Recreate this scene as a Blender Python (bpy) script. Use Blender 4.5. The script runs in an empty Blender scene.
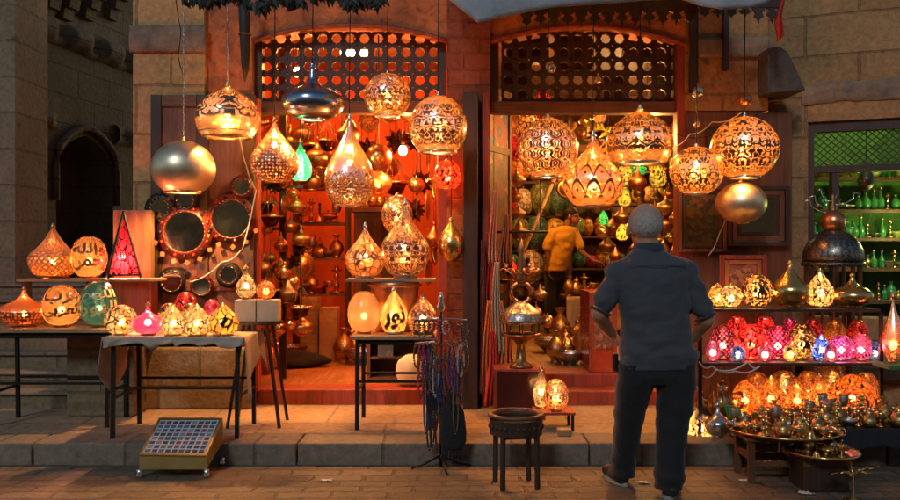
import bpy, bmesh, math, random
from mathutils import Vector, Matrix, noise
random.seed(7)
PI=math.pi
F=864.0; H=1.5
sc=bpy.context.scene
COL=sc.collection
def P(px,py,Y): return Vector(((px-450)/F*Y, Y, H-(py-250)/F*Y))
def WX(px,Y): return (px-450)/F*Y
def WZ(py,Y): return H-(py-250)/F*Y

# ---------------------------------------------------------------- mesh builder
class MB:
    def __init__(s): s.v=[]; s.f=[]; s.uv=[]; s.sm=[]
    def add(s,vs,fs,smooth=False,uvs=None):
        o=len(s.v); s.v+= [tuple(p) for p in vs]
        for i,f in enumerate(fs):
            s.f.append(tuple(o+k for k in f)); s.sm.append(smooth)
            s.uv.append(uvs[i] if uvs else None)
        return s
    def box(s,x0,y0,z0,x1,y1,z1):
        vs=[(x0,y0,z0),(x1,y0,z0),(x1,y1,z0),(x0,y1,z0),(x0,y0,z1),(x1,y0,z1),(x1,y1,z1),(x0,y1,z1)]
        return s.add(vs,[(0,3,2,1),(4,5,6,7),(0,1,5,4),(1,2,6,5),(2,3,7,6),(3,0,4,7)])
    def obox(s,c,size,M=None):
        M=M or Matrix.Identity(3); hx,hy,hz=[k/2 for k in size]; c=Vector(c)
        vs=[c+M@Vector((a,b,d)) for d in (-hz,hz) for a,b in ((-hx,-hy),(hx,-hy),(hx,hy),(-hx,hy))]
        return s.add(vs,[(0,3,2,1),(4,5,6,7),(0,1,5,4),(1,2,6,5),(2,3,7,6),(3,0,4,7)])
    def bar(s,a,b,w,d=None):
        a=Vector(a);b=Vector(b);d=d or w;t=(b-a)
        M=t.to_track_quat('Z','Y').to_matrix()
        return s.obox((a+b)/2,(w,d,t.length),M)
    def lathe(s,prof,seg=32,c=(0,0,0),M=None,caps=True,sx=1,sy=1,smooth=True,wob=None):
        c=Vector(c); n=len(prof); vs=[]
        rm=max(max(r for r,z in prof),1e-4); L=[0]
        for i in range(1,n): L.append(L[-1]+math.hypot(prof[i][0]-prof[i-1][0],prof[i][1]-prof[i-1][1]))
        for r,z in prof:
            for k in range(seg):
                a=2*PI*k/seg; rr=r*(wob(a,z) if wob else 1)
                p=Vector((rr*math.cos(a)*sx,rr*math.sin(a)*sy,z))
                vs.append(c+(M@p if M else p))
        fs=[];uvs=[]
        for i in range(n-1):
            for k in range(seg):
                k2=(k+1)%seg
                fs.append((i*seg+k,i*seg+k2,(i+1)*seg+k2,(i+1)*seg+k))
                v0=L[i]/(2*PI*rm);v1=L[i+1]/(2*PI*rm);u0=k/seg;u1=(k+1)/seg
                uvs.append([(u0,v0),(u1,v0),(u1,v1),(u0,v1)])
        if caps:
            if prof[0][0]>1e-4: fs.append(tuple(range(seg-1,-1,-1))); uvs.append([(0,0)]*seg)
            if prof[-1][0]>1e-4: fs.append(tuple((n-1)*seg+k for k in range(seg))); uvs.append([(0,0)]*seg)
        return s.add(vs,fs,smooth,uvs)
    def sphere(s,c,r,seg=16,rings=10,sc3=(1,1,1),M=None):
        c=Vector(c); vs=[];fs=[]
        if not hasattr(r,'__len__'): r=(r,r,r)
        pr=[]
        for i in range(rings+1):
            t=-PI/2+PI*i/rings; pr.append((math.cos(t),math.sin(t)))
        for cr,sr in pr:
            for k in range(seg):
                a=2*PI*k/seg; p=Vector((cr*math.cos(a)*r[0],cr*math.sin(a)*r[1],sr*r[2]))
                vs.append(c+(M@p if M else p))
        for i in range(rings):
            for k in range(seg):
                k2=(k+1)%seg; fs.append((i*seg+k,i*seg+k2,(i+1)*seg+k2,(i+1)*seg+k))
        return s.add(vs,fs,True)
    def tube(s,pts,r,seg=6,closed=False,smooth=True):
        pts=[Vector(p) for p in pts]; n=len(pts); vs=[];fs=[]
        for i,p in enumerate(pts):
            a=pts[(i-1)%n] if (i>0 or closed) else p; b=pts[(i+1)%n] if (i<n-1 or closed) else p
            t=(b-a); t=t.normalized() if t.length>1e-9 else Vector((0,0,1))
            u=t.cross(Vector((0,0,1)) if abs(t.z)<.9 else Vector((1,0,0))).normalized(); w=t.cross(u)
            rr=r[i] if hasattr(r,'__len__') else r
            for k in range(seg):
                an=2*PI*k/seg; vs.append(p+u*math.cos(an)*rr+w*math.sin(an)*rr)
        m=n if closed else n-1
        for i in range(m):
            j=(i+1)%n
            for k in range(seg):
                k2=(k+1)%seg; fs.append((i*seg+k,i*seg+k2,j*seg+k2,j*seg+k))
        if not closed: fs.append(tuple(range(seg-1,-1,-1))); fs.append(tuple((n-1)*seg+k for k in range(seg)))
        return s.add(vs,fs,smooth)
    def torus(s,c,R,r,M=None,seg=28,rs=8,sy=1):
        c=Vector(c); pts=[]
        for k in range(seg):
            a=2*PI*k/seg; p=Vector((R*math.cos(a),R*math.sin(a)*sy,0)); pts.append(c+(M@p if M else p))
        return s.tube(pts,r,rs,closed=True)
    def prism(s,poly,d0,d1,plane='XZ'):
        n=len(poly)
        def q(p,d):
            if plane=='XZ': return (p[0],d,p[1])
            if plane=='YZ': return (d,p[0],p[1])
            return (p[0],p[1],d)
        vs=[q(p,d0) for p in poly]+[q(p,d1) for p in poly]
        fs=[tuple(range(n)),tuple(range(2*n-1,n-1,-1))]+[(i,i+n,(i+1)%n+n,(i+1)%n) for i in range(n)]
        return s.add(vs,fs)
    def grid(s,fn,nu,nv,smooth=True,th=0):
        vs=[fn(i/nu,j/nv) for j in range(nv+1) for i in range(nu+1)]
        fs=[(j*(nu+1)+i,j*(nu+1)+i+1,(j+1)*(nu+1)+i+1,(j+1)*(nu+1)+i) for j in range(nv) for i in range(nu)]
        uvs=[[(i/nu,j/nv),((i+1)/nu,j/nv),((i+1)/nu,(j+1)/nv),(i/nu,(j+1)/nv)] for j in range(nv) for i in range(nu)]
        return s.add(vs,fs,smooth,uvs)
    def build(s,name,mat,parent=None,bevel=0,solid=0,fixn=True):
        me=bpy.data.meshes.new(name); me.from_pydata(s.v,[],s.f)
        ul=me.uv_layers.new(name='UVMap'); d=[0.0]*(2*len(me.loops)); k=0
        for f,u in zip(s.f,s.uv):
            if u:
                for q in u: d[2*k]=q[0];d[2*k+1]=q[1];k+=1
            else: k+=len(f)
        ul.data.foreach_set('uv',d)
        me.polygons.foreach_set('use_smooth',s.sm)
        if fixn:
            bm=bmesh.new(); bm.from_mesh(me); bmesh.ops.recalc_face_normals(bm,faces=bm.faces); bm.to_mesh(me); bm.free()
        me.materials.append(mat)
        o=bpy.data.objects.new(name,me); COL.objects.link(o)
        if parent: o.parent=parent
        if solid:
            m=o.modifiers.new('s','SOLIDIFY'); m.thickness=solid
        if bevel:
            m=o.modifiers.new('b','BEVEL'); m.width=bevel; m.segments=2; m.limit_method='ANGLE'
        return o
def tag(o,label=None,cat=None,group=None,kind=None):
    if label: o['label']=label
    if cat: o['category']=cat
    if group: o['group']=group
    if kind: o['kind']=kind
    return o
def thing(name,label,cat,loc=(0,0,0),group=None,rz=0):
    o=bpy.data.objects.new(name,None); COL.objects.link(o); o.location=loc; o.rotation_euler=(0,0,rz)
    o.empty_display_size=.1
    return tag(o,label,cat,group)
def spline(pts,n=6):
    out=[]
    P_=[pts[0]]+list(pts)+[pts[-1]]
    for i in range(1,len(P_)-2):
        p0,p1,p2,p3=P_[i-1:i+3]
        for k in range(n):
            t=k/n
            out.append(tuple(.5*((2*b)+(-a+c)*t+(2*a-5*b+4*c-d)*t*t+(-a+3*b-3*c+d)*t**3) for a,b,c,d in zip(p0,p1,p2,p3)))
    out.append(tuple(pts[-1])); return out
def copy_tree(src,loc,label=None,rz=None,s=None):
    kids=list(src.children); r=src.copy(); COL.objects.link(r); r.location=loc
    if label: r['label']=label
    if rz is not None: r.rotation_euler=(0,0,rz)
    if s is not None: r.scale=(s,s,s) if not hasattr(s,'__len__') else s
    for c in kids:
        d=c.copy(); COL.objects.link(d); d.parent=r
        for g in c.children:
            e=g.copy(); COL.objects.link(e); e.parent=d
    return r

# ---------------------------------------------------------------- materials
class NT:
    def __init__(s,name):
        s.m=bpy.data.materials.new(name); s.m.use_nodes=True; s.t=s.m.node_tree; s.n=s.t.nodes; s.n.clear()
        s.out=s.n.new('ShaderNodeOutputMaterial')
    def link(s,a,b): s.t.links.new(a,b)
    def set(s,sock,v):
        if isinstance(v,bpy.types.NodeSocket): s.link(v,sock)
        elif v is not None:
            if hasattr(v,'__len__') and len(v)==3 and sock.type=='RGBA': v=(*v,1)
            sock.default_value=v
    def node(s,t,**kw):
        n=s.n.new(t)
        for k,v in kw.items(): setattr(n,k,v)
        return n
    def math(s,op,a,b=None,c=None):
        n=s.node('ShaderNodeMath',operation=op); s.set(n.inputs[0],a)
        if b is not None: s.set(n.inputs[1],b)
        if c is not None: s.set(n.inputs[2],c)
        return n.outputs[0]
    def vec(s,x=0,y=0,z=0):
        n=s.node('ShaderNodeCombineXYZ'); s.set(n.inputs[0],x);s.set(n.inputs[1],y);s.set(n.inputs[2],z); return n.outputs[0]
    def sep(s,v):
        n=s.node('ShaderNodeSeparateXYZ'); s.set(n.inputs[0],v); return n.outputs
    def coord(s,k='Object'): return s.node('ShaderNodeTexCoord').outputs[k]
    def noise(s,v,scale=5,det=4,rough=.55,dist=0,out='Fac'):
        n=s.node('ShaderNodeTexNoise'); s.set(n.inputs['Vector'],v); n.inputs['Scale'].default_value=scale
        n.inputs['Detail'].default_value=det; n.inputs['Roughness'].default_value=rough; n.inputs['Distortion'].default_value=dist
        return n.outputs[out]
    def voro(s,v,scale=5,feature='F1',out='Distance',rnd=1):
        n=s.node('ShaderNodeTexVoronoi',feature=feature); s.set(n.inputs['Vector'],v); n.inputs['Scale'].default_value=scale
        n.inputs['Randomness'].default_value=rnd
        return n.outputs[out]
    def ramp(s,f,stops,interp='LINEAR'):
        n=s.node('ShaderNodeValToRGB'); n.color_ramp.interpolation=interp; s.set(n.inputs[0],f)
        e=n.color_ramp.elements
        while len(e)<len(stops): e.new(.5)
        for i,(p,c) in enumerate(stops):
            e[i].position=p; c=c if hasattr(c,'__len__') else (c,c,c); e[i].color=(*c,1)
        return n.outputs[0]
    def mix(s,f,a,b,mode='MIX'):
        n=s.node('ShaderNodeMix',data_type='RGBA',blend_type=mode); s.set(n.inputs[0],f); s.set(n.inputs[6],a); s.set(n.inputs[7],b); return n.outputs[2]
    def bump(s,h,st=.3,d=.01,nrm=None):
        n=s.node('ShaderNodeBump'); s.set(n.inputs['Height'],h); n.inputs['Strength'].default_value=st; n.inputs['Distance'].default_value=d
        if nrm: s.link(nrm,n.inputs['Normal'])
        return n.outputs[0]
    def prin(s,col=(.5,.5,.5),rough=.5,metal=0,nrm=None,**kw):
        n=s.node('ShaderNodeBsdfPrincipled'); s.set(n.inputs['Base Color'],col); s.set(n.inputs['Roughness'],rough); s.set(n.inputs['Metallic'],metal)
        if nrm: s.link(nrm,n.inputs['Normal'])
        for k,v in kw.items(): s.set(n.inputs[k.replace('_',' ')],v)
        return n.outputs[0]
    def mixsh(s,f,a,b):
        n=s.node('ShaderNodeMixShader'); s.set(n.inputs[0],f); s.link(a,n.inputs[1]); s.link(b,n.inputs[2]); return n.outputs[0]
    def done(s,sh): s.link(sh,s.out.inputs[0]); return s.m
def rgbmul(c,k): return tuple(x*k for x in c)

def m_plain(name,col,rough=.5,metal=0,var=.25,scale=12,bump=.15,bd=.004,**kw):
    t=NT(name); v=t.coord('Object'); n=t.noise(v,scale,5,.6)
    c=t.mix(n,rgbmul(col,1-var),tuple(min(1,x*(1+var)) for x in col))
    r=t.math('MULTIPLY_ADD',t.noise(v,scale*3.1,3),.3,rough-.15)
    return t.done(t.prin(c,r,metal,t.bump(t.noise(v,scale*6,4),bump,bd),**kw))
def m_stone(name,col,bw=.55,bh=.3,var=.35,mort=.6,stain=.5,plane='XZ',bd=.02,rough=.85,wob_=.03):
    t=NT(name); v=t.coord('Object'); s=t.sep(v)
    v2=t.vec(s[0] if plane[0]=='X' else s[1], s[2] if plane[1]=='Z' else s[1],0)
    wob=t.noise(v,3,2,.5,0,'Color')
    vv=t.node('ShaderNodeVectorMath',operation='MULTIPLY_ADD'); t.set(vv.inputs[0],wob); vv.inputs[1].default_value=(wob_,wob_,.0); t.set(vv.inputs[2],v2)
    b=t.node('ShaderNodeTexBrick'); t.link(vv.outputs[0],b.inputs['Vector']); b.inputs['Scale'].default_value=1
    b.inputs['Brick Width'].default_value=bw; b.inputs['Row Height'].default_value=bh; b.inputs['Mortar Size'].default_value=.012; b.inputs['Mortar Smooth'].default_value=.35
    b.inputs['Color1'].default_value=(*rgbmul(col,1-var*.6),1); b.inputs['Color2'].default_value=(*rgbmul(col,1+var*.4),1); b.inputs['Mortar'].default_value=(*rgbmul(col,mort),1)
    n1=t.noise(v,1.3,6,.65); n2=t.noise(v,22,5,.7)
    c=t.mix(t.math('MULTIPLY',t.ramp(n1,[(.42,0),(.68,1)]),stain),b.outputs['Color'],rgbmul(col,.38))
    c=t.mix(.5,c,t.ramp(n2,[(.3,rgbmul(col,.35)),(.7,rgbmul(col,1.35))]))
    c=t.mix(t.ramp(t.voro(v,3.3),[(.05,.8),(.16,0)]),c,rgbmul(col,.3))
    h=t.math('ADD',t.math('MULTIPLY',b.outputs['Fac'],-1.0),t.math('ADD',t.math('MULTIPLY',n2,.55),t.math('MULTIPLY',t.noise(v,6,4),.6)))
    return t.done(t.prin(c,t.math('MULTIPLY_ADD',n1,.3,rough-.15),0,t.bump(h,.9,bd)))
def m_plaster(name,col,var=.35,blotch=(.3,.3,.3)):
    t=NT(name); v=t.coord('Object'); n1=t.noise(v,2.2,7,.65); n2=t.noise(v,9,6,.7,.6); n3=t.noise(v,40,4)
    c=t.mix(t.ramp(n1,[(.35,0),(.65,1)]),rgbmul(col,1-var),rgbmul(col,1+var*.5))
    c=t.mix(t.ramp(n2,[(.47,0),(.70,.85)]),c,blotch)
    h=t.math('ADD',n2,t.math('MULTIPLY',n3,.35))
    return t.done(t.prin(c,.8,0,t.bump(h,.8,.012)))
def m_wood(name,col,rough=.5,axis='Z',scale=1,gloss=0):
    t=NT(name); v=t.coord('Object'); mp=t.node('ShaderNodeMapping'); t.link(v,mp.inputs[0])
    mp.inputs['Scale'].default_value={'Z':(14,14,1.2),'X':(1.2,14,14),'Y':(14,1.2,14)}[axis]
    n=t.noise(mp.outputs[0],1.6*scale,6,.65,.8); n2=t.noise(v,3,4)
    c=t.mix(t.ramp(n,[(.3,0),(.7,1)]),rgbmul(col,.45),rgbmul(col,1.25)); c=t.mix(t.math('MULTIPLY',t.ramp(n2,[(.45,0),(.75,1)]),.5),c,rgbmul(col,.35))
    return t.done(t.prin(c,t.math('MULTIPLY_ADD',n2,.35,rough-.15),0,t.bump(n,.5,.004)))
def m_metal(name,col,rough=.25,dirt=.35,hammer=0,scale=9,etch=0):
    t=NT(name); v=t.coord('Object'); n=t.noise(v,scale,6,.65); 
    c=t.mix(t.math('MULTIPLY',t.ramp(n,[(.4,0),(.75,1)]),dirt),col,rgbmul(col,.3))
    r=t.math('MULTIPLY_ADD',n,.35,rough-.12)
    h=t.math('MULTIPLY',t.noise(v,60,3),.25)
    if hammer: h=t.math('ADD',h,t.math('MULTIPLY',t.voro(v,hammer),1.0))
    if etch:
        uv=t.coord('UV'); s=t.sep(uv); e=arab(t,s,etch,10)
        c=t.mix(t.math('MULTIPLY',e,.65),c,rgbmul(col,.12)); h=t.math('SUBTRACT',h,t.math('MULTIPLY',e,1.0))
    return t.done(t.prin(c,r,1,t.bump(h,.25 if not hammer else .5,.004)))
def m_emit(name,col,st):
    t=NT(name); e=t.node('ShaderNodeEmission'); e.inputs[0].default_value=(*col,1); e.inputs[1].default_value=st
    m=t.done(e.outputs[0]); m.cycles.emission_sampling='NONE'; return m
# symmetrical arabesque: mirrored angular sectors, contour bands of warped noise -> 0/1
def arab(t,s,N,sc,bands=2.6,off=0,th=.0):
    um=t.math('PINGPONG',t.math('MULTIPLY',s[0],float(N)),.5)
    v=t.vec(t.math('MULTIPLY',um,1.0),t.math('MULTIPLY',s[1],float(N)),off)
    n=t.noise(v,sc/4.0,1.5,.5,.7)
    b=t.math('SINE',t.math('MULTIPLY',n,bands*2*PI*2))
    return t.ramp(t.math('MULTIPLY_ADD',b,.5,.5),[(.46+th,0),(.54+th,1)])
TK=.15
def pierced(name,pattern,metal,glow,leak=.2,rough=.25,N=10,tint=None,inv=False,band=None,par=None,gilt=0,line=(.16,.075,.03)):
    """perforated metal shell: metal where the mask is 0, frosted liner lit from inside where it is 1"""
    t=NT(name); uv=t.coord('UV'); s=t.sep(uv); par=par or {}
    if pattern=='damask': mask=arab(t,s,N,par.get('sc',10),par.get('bands',1.6),par.get('off',0),par.get('th',0)); mask=t.math('MULTIPLY',mask,1.0) if par.get('nofine') else t.math('MULTIPLY',mask,t.ramp(t.voro(t.vec(s[0],s[1],0),N*par.get('fine',7.0),'DISTANCE_TO_EDGE'),[(.06,.0),(.11,1)]))
    elif pattern=='dots':
        d=t.voro(t.vec(s[0],s[1],0),N*3.2,rnd=par.get('rnd',.35)); mask=t.ramp(d,[(par.get('r',.33),1),(par.get('r',.33)+.06,0)])
    elif pattern=='lattice':
        a=t.math('MULTIPLY',t.math('ADD',s[0],s[1]),float(N)); b=t.math('MULTIPLY',t.math('SUBTRACT',s[0],s[1]),float(N))
        w=t.math('MULTIPLY',t.math('SINE',t.math('MULTIPLY',s[1],N*4*PI)),.12)
        da=t.math('PINGPONG',t.math('ADD',a,w),.5); db=t.math('PINGPONG',t.math('SUBTRACT',b,w),.5)
        m1=t.math('MINIMUM',da,db); lines=t.ramp(m1,[(.055,0),(.085,1)])
        e=t.math('ABSOLUTE',t.math('SUBTRACT',m1,.17)); ring=t.ramp(e,[(.025,0),(.045,1)])
        mask=t.math('MULTIPLY',lines,ring)
        cell=t.math('GREATER_THAN',t.math('MINIMUM',da,db),.36); mask=t.math('MULTIPLY',mask,t.math('SUBTRACT',1.0,cell))
    elif pattern=='scale':
        yy=t.math('MULTIPLY',s[1],N*1.0); rowi=t.math('FLOOR',yy); fy=t.math('FRACT',yy)
        sh=t.math('MULTIPLY',t.math('MODULO',rowi,2.0),.5)
        fx=t.math('SUBTRACT',t.math('FRACT',t.math('ADD',t.math('MULTIPLY',s[0],float(N)),sh)),.5)
        x2=t.math('MULTIPLY',fx,fx); arc=t.math('SUBTRACT',1.0,t.math('MULTIPLY',x2,4.0)); e=t.math('ABSOLUTE',t.math('SUBTRACT',fy,t.math('MULTIPLY',arc,.86)))
        l=t.ramp(e,[(.08,0),(.13,1)])
        d=t.math('SQRT',t.math('ADD',x2,t.math('MULTIPLY',t.math('SUBTRACT',fy,.3),t.math('SUBTRACT',fy,.3))))
        mask=t.math('MULTIPLY',l,t.ramp(d,[(.07,0),(.1,1)]))
    elif pattern=='cells':
        d=t.voro(t.vec(s[0],s[1],0),N*2.0,'DISTANCE_TO_EDGE'); mask=t.ramp(d,[(.05,0),(.09,1)])
    elif pattern=='weave':
        a=t.math('PINGPONG',t.math('MULTIPLY',t.math('ADD',s[0],s[1]),N*1.0),.5); b=t.math('PINGPONG',t.math('MULTIPLY',t.math('SUBTRACT',s[0],s[1]),N*1.0),.5)
        mask=t.ramp(t.math('MULTIPLY',t.math('MINIMUM',a,b),2.0),[(.25,0),(.4,1)])
    elif pattern=='lines':
        mask=t.ramp(t.math('PINGPONG',t.math('MULTIPLY',s[1],N*1.0),.5),[(.1,0),(.2,1)])
    else: mask=None
    if band and mask:   # pierced only within a belt of the height (object z, local metres, as fractions by uv.v)
        lo,hi=band
        b=t.math('MULTIPLY',t.ramp(s[1],[(lo,0),(lo+.02,1)]),t.ramp(s[1],[(hi-.02,1),(hi,0)])); mask=(t.math('SUBTRACT',1.0,t.math('MULTIPLY',b,t.math('SUBTRACT',1.0,mask))) if gilt else t.math('MULTIPLY',mask,b))
    if inv: mask=t.math('SUBTRACT',1.0,mask)
    v=t.coord('Object'); nn=t.noise(v,16,5,.6)
    mc=t.mix(nn,rgbmul(metal,.6),tuple(min(1,x*1.15) for x in metal))
    met=t.prin(mc,t.math('MULTIPLY_ADD',nn,.3,rough-.12),1,t.bump(t.math('SUBTRACT',1.0,mask) if mask else nn,.5,.003))
    gc=glow
    if tint=='mosaic':
        r=t.voro(t.vec(s[0],s[1],0),N*2.0,'F1','Color'); gc=t.mix(.55,glow,r,'MULTIPLY')
    elif tint=='mosaic2':
        r=t.sep(t.voro(t.vec(s[0],s[1],0),N*2.0,'F1','Color'))[0]; e=t.ramp(t.voro(t.vec(s[0],s[1],0),N*2.0,'DISTANCE_TO_EDGE'),[(.02,.72),(.05,1)]); gc=t.mix(1,glow,t.mix(1,t.ramp(r,[(0,(1,.55,.3)),(.5,(1,1,1)),(1,(1,.8,.5))]),e,'MULTIPLY'),'MULTIPLY')
    elif tint=='vary': gc=t.mix(t.ramp(t.noise(v,5,3),[(.35,0),(.65,1)]),glow,rgbmul(glow,.55))
    tr=t.node('ShaderNodeBsdfTranslucent'); t.set(tr.inputs[0],t.mix(1,gc,(TK,TK,TK),'MULTIPLY')); tp=t.node('ShaderNodeBsdfTransparent'); t.set(tp.inputs[0],tuple(min(1,x**.5) for x in glow))
    g=t.mixsh(min(.75,leak*1.7),tr.outputs[0],tp.outputs[0])
    gl=t.node('ShaderNodeBsdfGlossy'); gl.inputs[0].default_value=(.9,.9,.9,1); gl.inputs[1].default_value=.18
    fr=t.node('ShaderNodeFresnel'); fr.inputs[0].default_value=1.5
    g=t.mixsh(fr.outputs[0],g,gl.outputs[0])
    if gilt:
        body=t.mixsh(gilt,g,met)
        if mask is None: return t.done(body)
        dk=t.prin(line,.45,.6,t.bump(t.math('SUBTRACT',1.0,mask),.6,.004))
        return t.done(t.mixsh(mask,dk,body))
    if mask is None: return t.done(g)
    return t.done(t.mixsh(mask,met,g))
M={}
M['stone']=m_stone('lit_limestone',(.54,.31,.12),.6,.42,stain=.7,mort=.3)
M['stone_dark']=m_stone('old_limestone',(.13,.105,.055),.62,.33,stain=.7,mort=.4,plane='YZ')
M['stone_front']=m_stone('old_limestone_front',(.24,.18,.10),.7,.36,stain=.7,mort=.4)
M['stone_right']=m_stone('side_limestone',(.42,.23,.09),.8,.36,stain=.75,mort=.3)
M['stain_stone']=m_plaster('stained_stone',(.30,.20,.12),.5,(.10,.09,.085))
M['course']=m_plain('weathered_course',(.085,.08,.07),.85,0,.7,14,.9,.02)  # bracket stone, darkened in colour for the shade it stands in
M['slab']=m_stone('pavement_slab',(.36,.25,.15),.95,.75,plane='XY',stain=.6,mort=.35,bd=.006)
M['kerb']=m_stone('kerb_stone',(.22,.175,.125),.9,.5,stain=.4,mort=.3,bd=.006)
M['cobble']=m_stone('street_setts',(.21,.155,.10),.34,.135,var=1.0,plane='XY',rough=.5,wob_=.10,stain=.45,mort=.25,bd=.03)
M['plaster_red']=m_plaster('red_plaster',(.56,.16,.045),.4,(.12,.035,.015))
M['plaster_brown']=m_plaster('brown_plaster',(.24,.10,.04),.4,(.07,.03,.015))
M['plaster_orange']=m_plaster('terracotta_plaster',(.56,.12,.025),.25,(.42,.09,.02))
M['plaster_tan']=m_plaster('tan_plaster',(.42,.24,.11),.3,(.3,.14,.06))
M['pilaster']=m_stone('red_brick_pilaster',(.27,.07,.03),.28,.14,stain=.5)
M['wood']=m_wood('brown_wood',(.15,.06,.025)); M['wood_x']=m_wood('brown_wood_rail',(.15,.06,.025),axis='X')
M['wood_dark']=m_wood('dark_wood',(.045,.022,.012)); M['wood_red']=m_wood('red_wood',(.33,.05,.02)); M['wood_light']=m_wood('pale_wood',(.42,.25,.12),axis='X')
M['floor']=m_wood('shop_floor',(.42,.16,.045),.45,'Y')
M['floor_y']=m_wood('ochre_floor',(.40,.23,.075),.45,'Y')
M['bead_dark']=m_plain('dark_red_frame',(.09,.014,.008),.3,0,.4,20)
M['iron']=m_plain('black_iron',(.02,.02,.02),.45,0.6); M['dark']=m_plain('dark_cloth',(.012,.012,.014),.9)
M['gold']=m_metal('brass_gold',(.78,.50,.18),.2); M['silver']=m_metal('silvered_metal',(.72,.70,.68),.18); M['copper']=m_metal('copper',(.70,.30,.13),.28)
M['bronze']=m_metal('bronze',(.30,.18,.09),.35,.5); M['bluemetal']=m_metal('blue_steel',(.38,.44,.55),.16)
M['brass_etched']=m_metal('etched_brass',(.70,.45,.18),.28,.4,etch=12); M['silver_etched']=m_metal('etched_silver',(.55,.52,.47),.3,.4,etch=12)
M['dome_etched']=m_metal('etched_dark_metal',(.28,.25,.22),.3,.4,etch=14)
M['copper_etched']=m_metal('etched_copper',(.62,.24,.10),.32,.4,etch=10)
M['brushed']=m_metal('brushed_gold',(.88,.72,.48),.36,.2)
M['bulb']=m_emit('lit_bulb',(1,.72,.36),30); M['tube']=m_emit('lit_tube',(1,.85,.55),7)
M['diff']=pierced('frosted_diffuser',None,(1,1,1),(.95,.75,.45),leak=.25)
# ---------------------------------------------------------------- world, camera
w=bpy.data.worlds.new('World'); sc.world=w; w.use_nodes=True
nt=w.node_tree; nt.nodes.clear(); bg=nt.nodes.new('ShaderNodeBackground'); wo=nt.nodes.new('ShaderNodeOutputWorld'); sk=nt.nodes.new('ShaderNodeTexSky')
sk.sky_type='NISHITA'; sk.sun_disc=False; sk.sun_elevation=math.radians(12); sk.sun_rotation=math.radians(20)
nt.links.new(sk.outputs[0],bg.inputs[0]); nt.links.new(bg.outputs[0],wo.inputs[0]); bg.inputs[1].default_value=.055
cam=bpy.data.cameras.new('camera'); co=bpy.data.objects.new('camera',cam); COL.objects.link(co); sc.camera=co
co.location=(0,0,H); co.rotation_euler=(PI/2,0,0); cam.sensor_width=36; cam.lens=36*F/900; cam.clip_end=500
sc.view_settings.view_transform='Standard'; sc.view_settings.look='None'; sc.view_settings.exposure=.95; sc.view_settings.gamma=1
sc.cycles.use_denoising=True; sc.cycles.max_bounces=7; sc.cycles.transparent_max_bounces=10; sc.cycles.sample_clamp_indirect=2.5; sc.cycles.sample_clamp_direct=0
sc.cycles.caustics_reflective=False; sc.cycles.caustics_refractive=False; sc.cycles.use_light_tree=True; sc.cycles.diffuse_bounces=3; sc.cycles.glossy_bounces=3
def lamp_light(parent,loc,power,col=(1,.42,.12),r=.03,name='lamp_light'):
    l=bpy.data.lights.new(name,'POINT'); l.energy=power; l.color=col; l.shadow_soft_size=r
    o=bpy.data.objects.new(name,l); COL.objects.link(o); o.location=loc
    if parent: o.parent=parent
    return o
sl=bpy.data.lights.new('sun','SUN'); sl.energy=.42; sl.angle=math.radians(11); sl.color=(.86,.93,1)
so=bpy.data.objects.new('sun',sl); COL.objects.link(so); so.rotation_euler=(math.radians(58),0,math.radians(-18))

# ---------------------------------------------------------------- setting
KY=6.03; SY=7.53; FY=7.55
tag(MB().grid(lambda u,v:((u-.5)*80,-30+v*70,0),4,4,False).build('street',M['cobble']),kind='structure')
mb=MB(); mb.box(-30,KY+.34,-.2,30,40,.15); tag(mb.build('pavement',M['slab']),kind='structure')
mb=MB(); x=-12.0
while x<12:
    wd=random.uniform(.8,1.15); mb.box(x,KY+random.uniform(-.006,.006),-.2,x+wd-.012,KY+.337,.15+random.uniform(.0,.004)); x+=wd
tag(mb.build('kerb',M['kerb'],bevel=.012),kind='structure')

# shop building
shop=thing('shop_building','orange lit bazaar shopfront with two arched wooden lattice screens above open doors','building',(0,0,0))
def px_box(mb,x0,y0,x1,y1,Y,dep,Yr=None):
    Yr=Yr or Y
    mb.box(WX(x0,Yr),Y,WZ(y1,Yr),WX(x1,Yr),Y+dep,WZ(y0,Yr)); return mb
TOP=5.2
def arch_wall(x0,x1,pts,Y,dep,ztop):
    mb=MB(); xs=[WX(p[0],Y) for p in pts]; zs=[WZ(p[1],Y) for p in pts]; n=len(pts)
    for i in range(n-1):
        q=[(xs[i],zs[i]),(xs[i+1],zs[i+1]),(xs[i+1],ztop),(xs[i],ztop)]
        mb.prism(q,Y,Y+dep)
    return mb
la=[(252,41),(262,38),(280,33.5),(300,29.5),(325,26.5),(350,25.5),(375,26.5),(400,29.5),(420,33.5),(436,38),(447,41)]
ra=[(490,43),(503,38),(520,34),(545,29),(570,27),(590,26.5),(612,28),(640,32),(662,37),(675,41),(685,45)]
arch_wall(0,0,la,FY,.3,TOP).build('wall',M['plaster_red'],shop)
arch_wall(0,0,ra,FY,.3,TOP).build('wall',M['plaster_red'],shop)
def rim(pts):
    mb=MB(); mb.tube([(WX(a,FY-.03),FY-.02,WZ(b-.8,FY-.03)) for a,b in pts],.022,6); return mb
rim(la).build('arch_moulding',M['wood_red'],shop); rim(ra).build('arch_moulding',M['wood_red'],shop)
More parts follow.
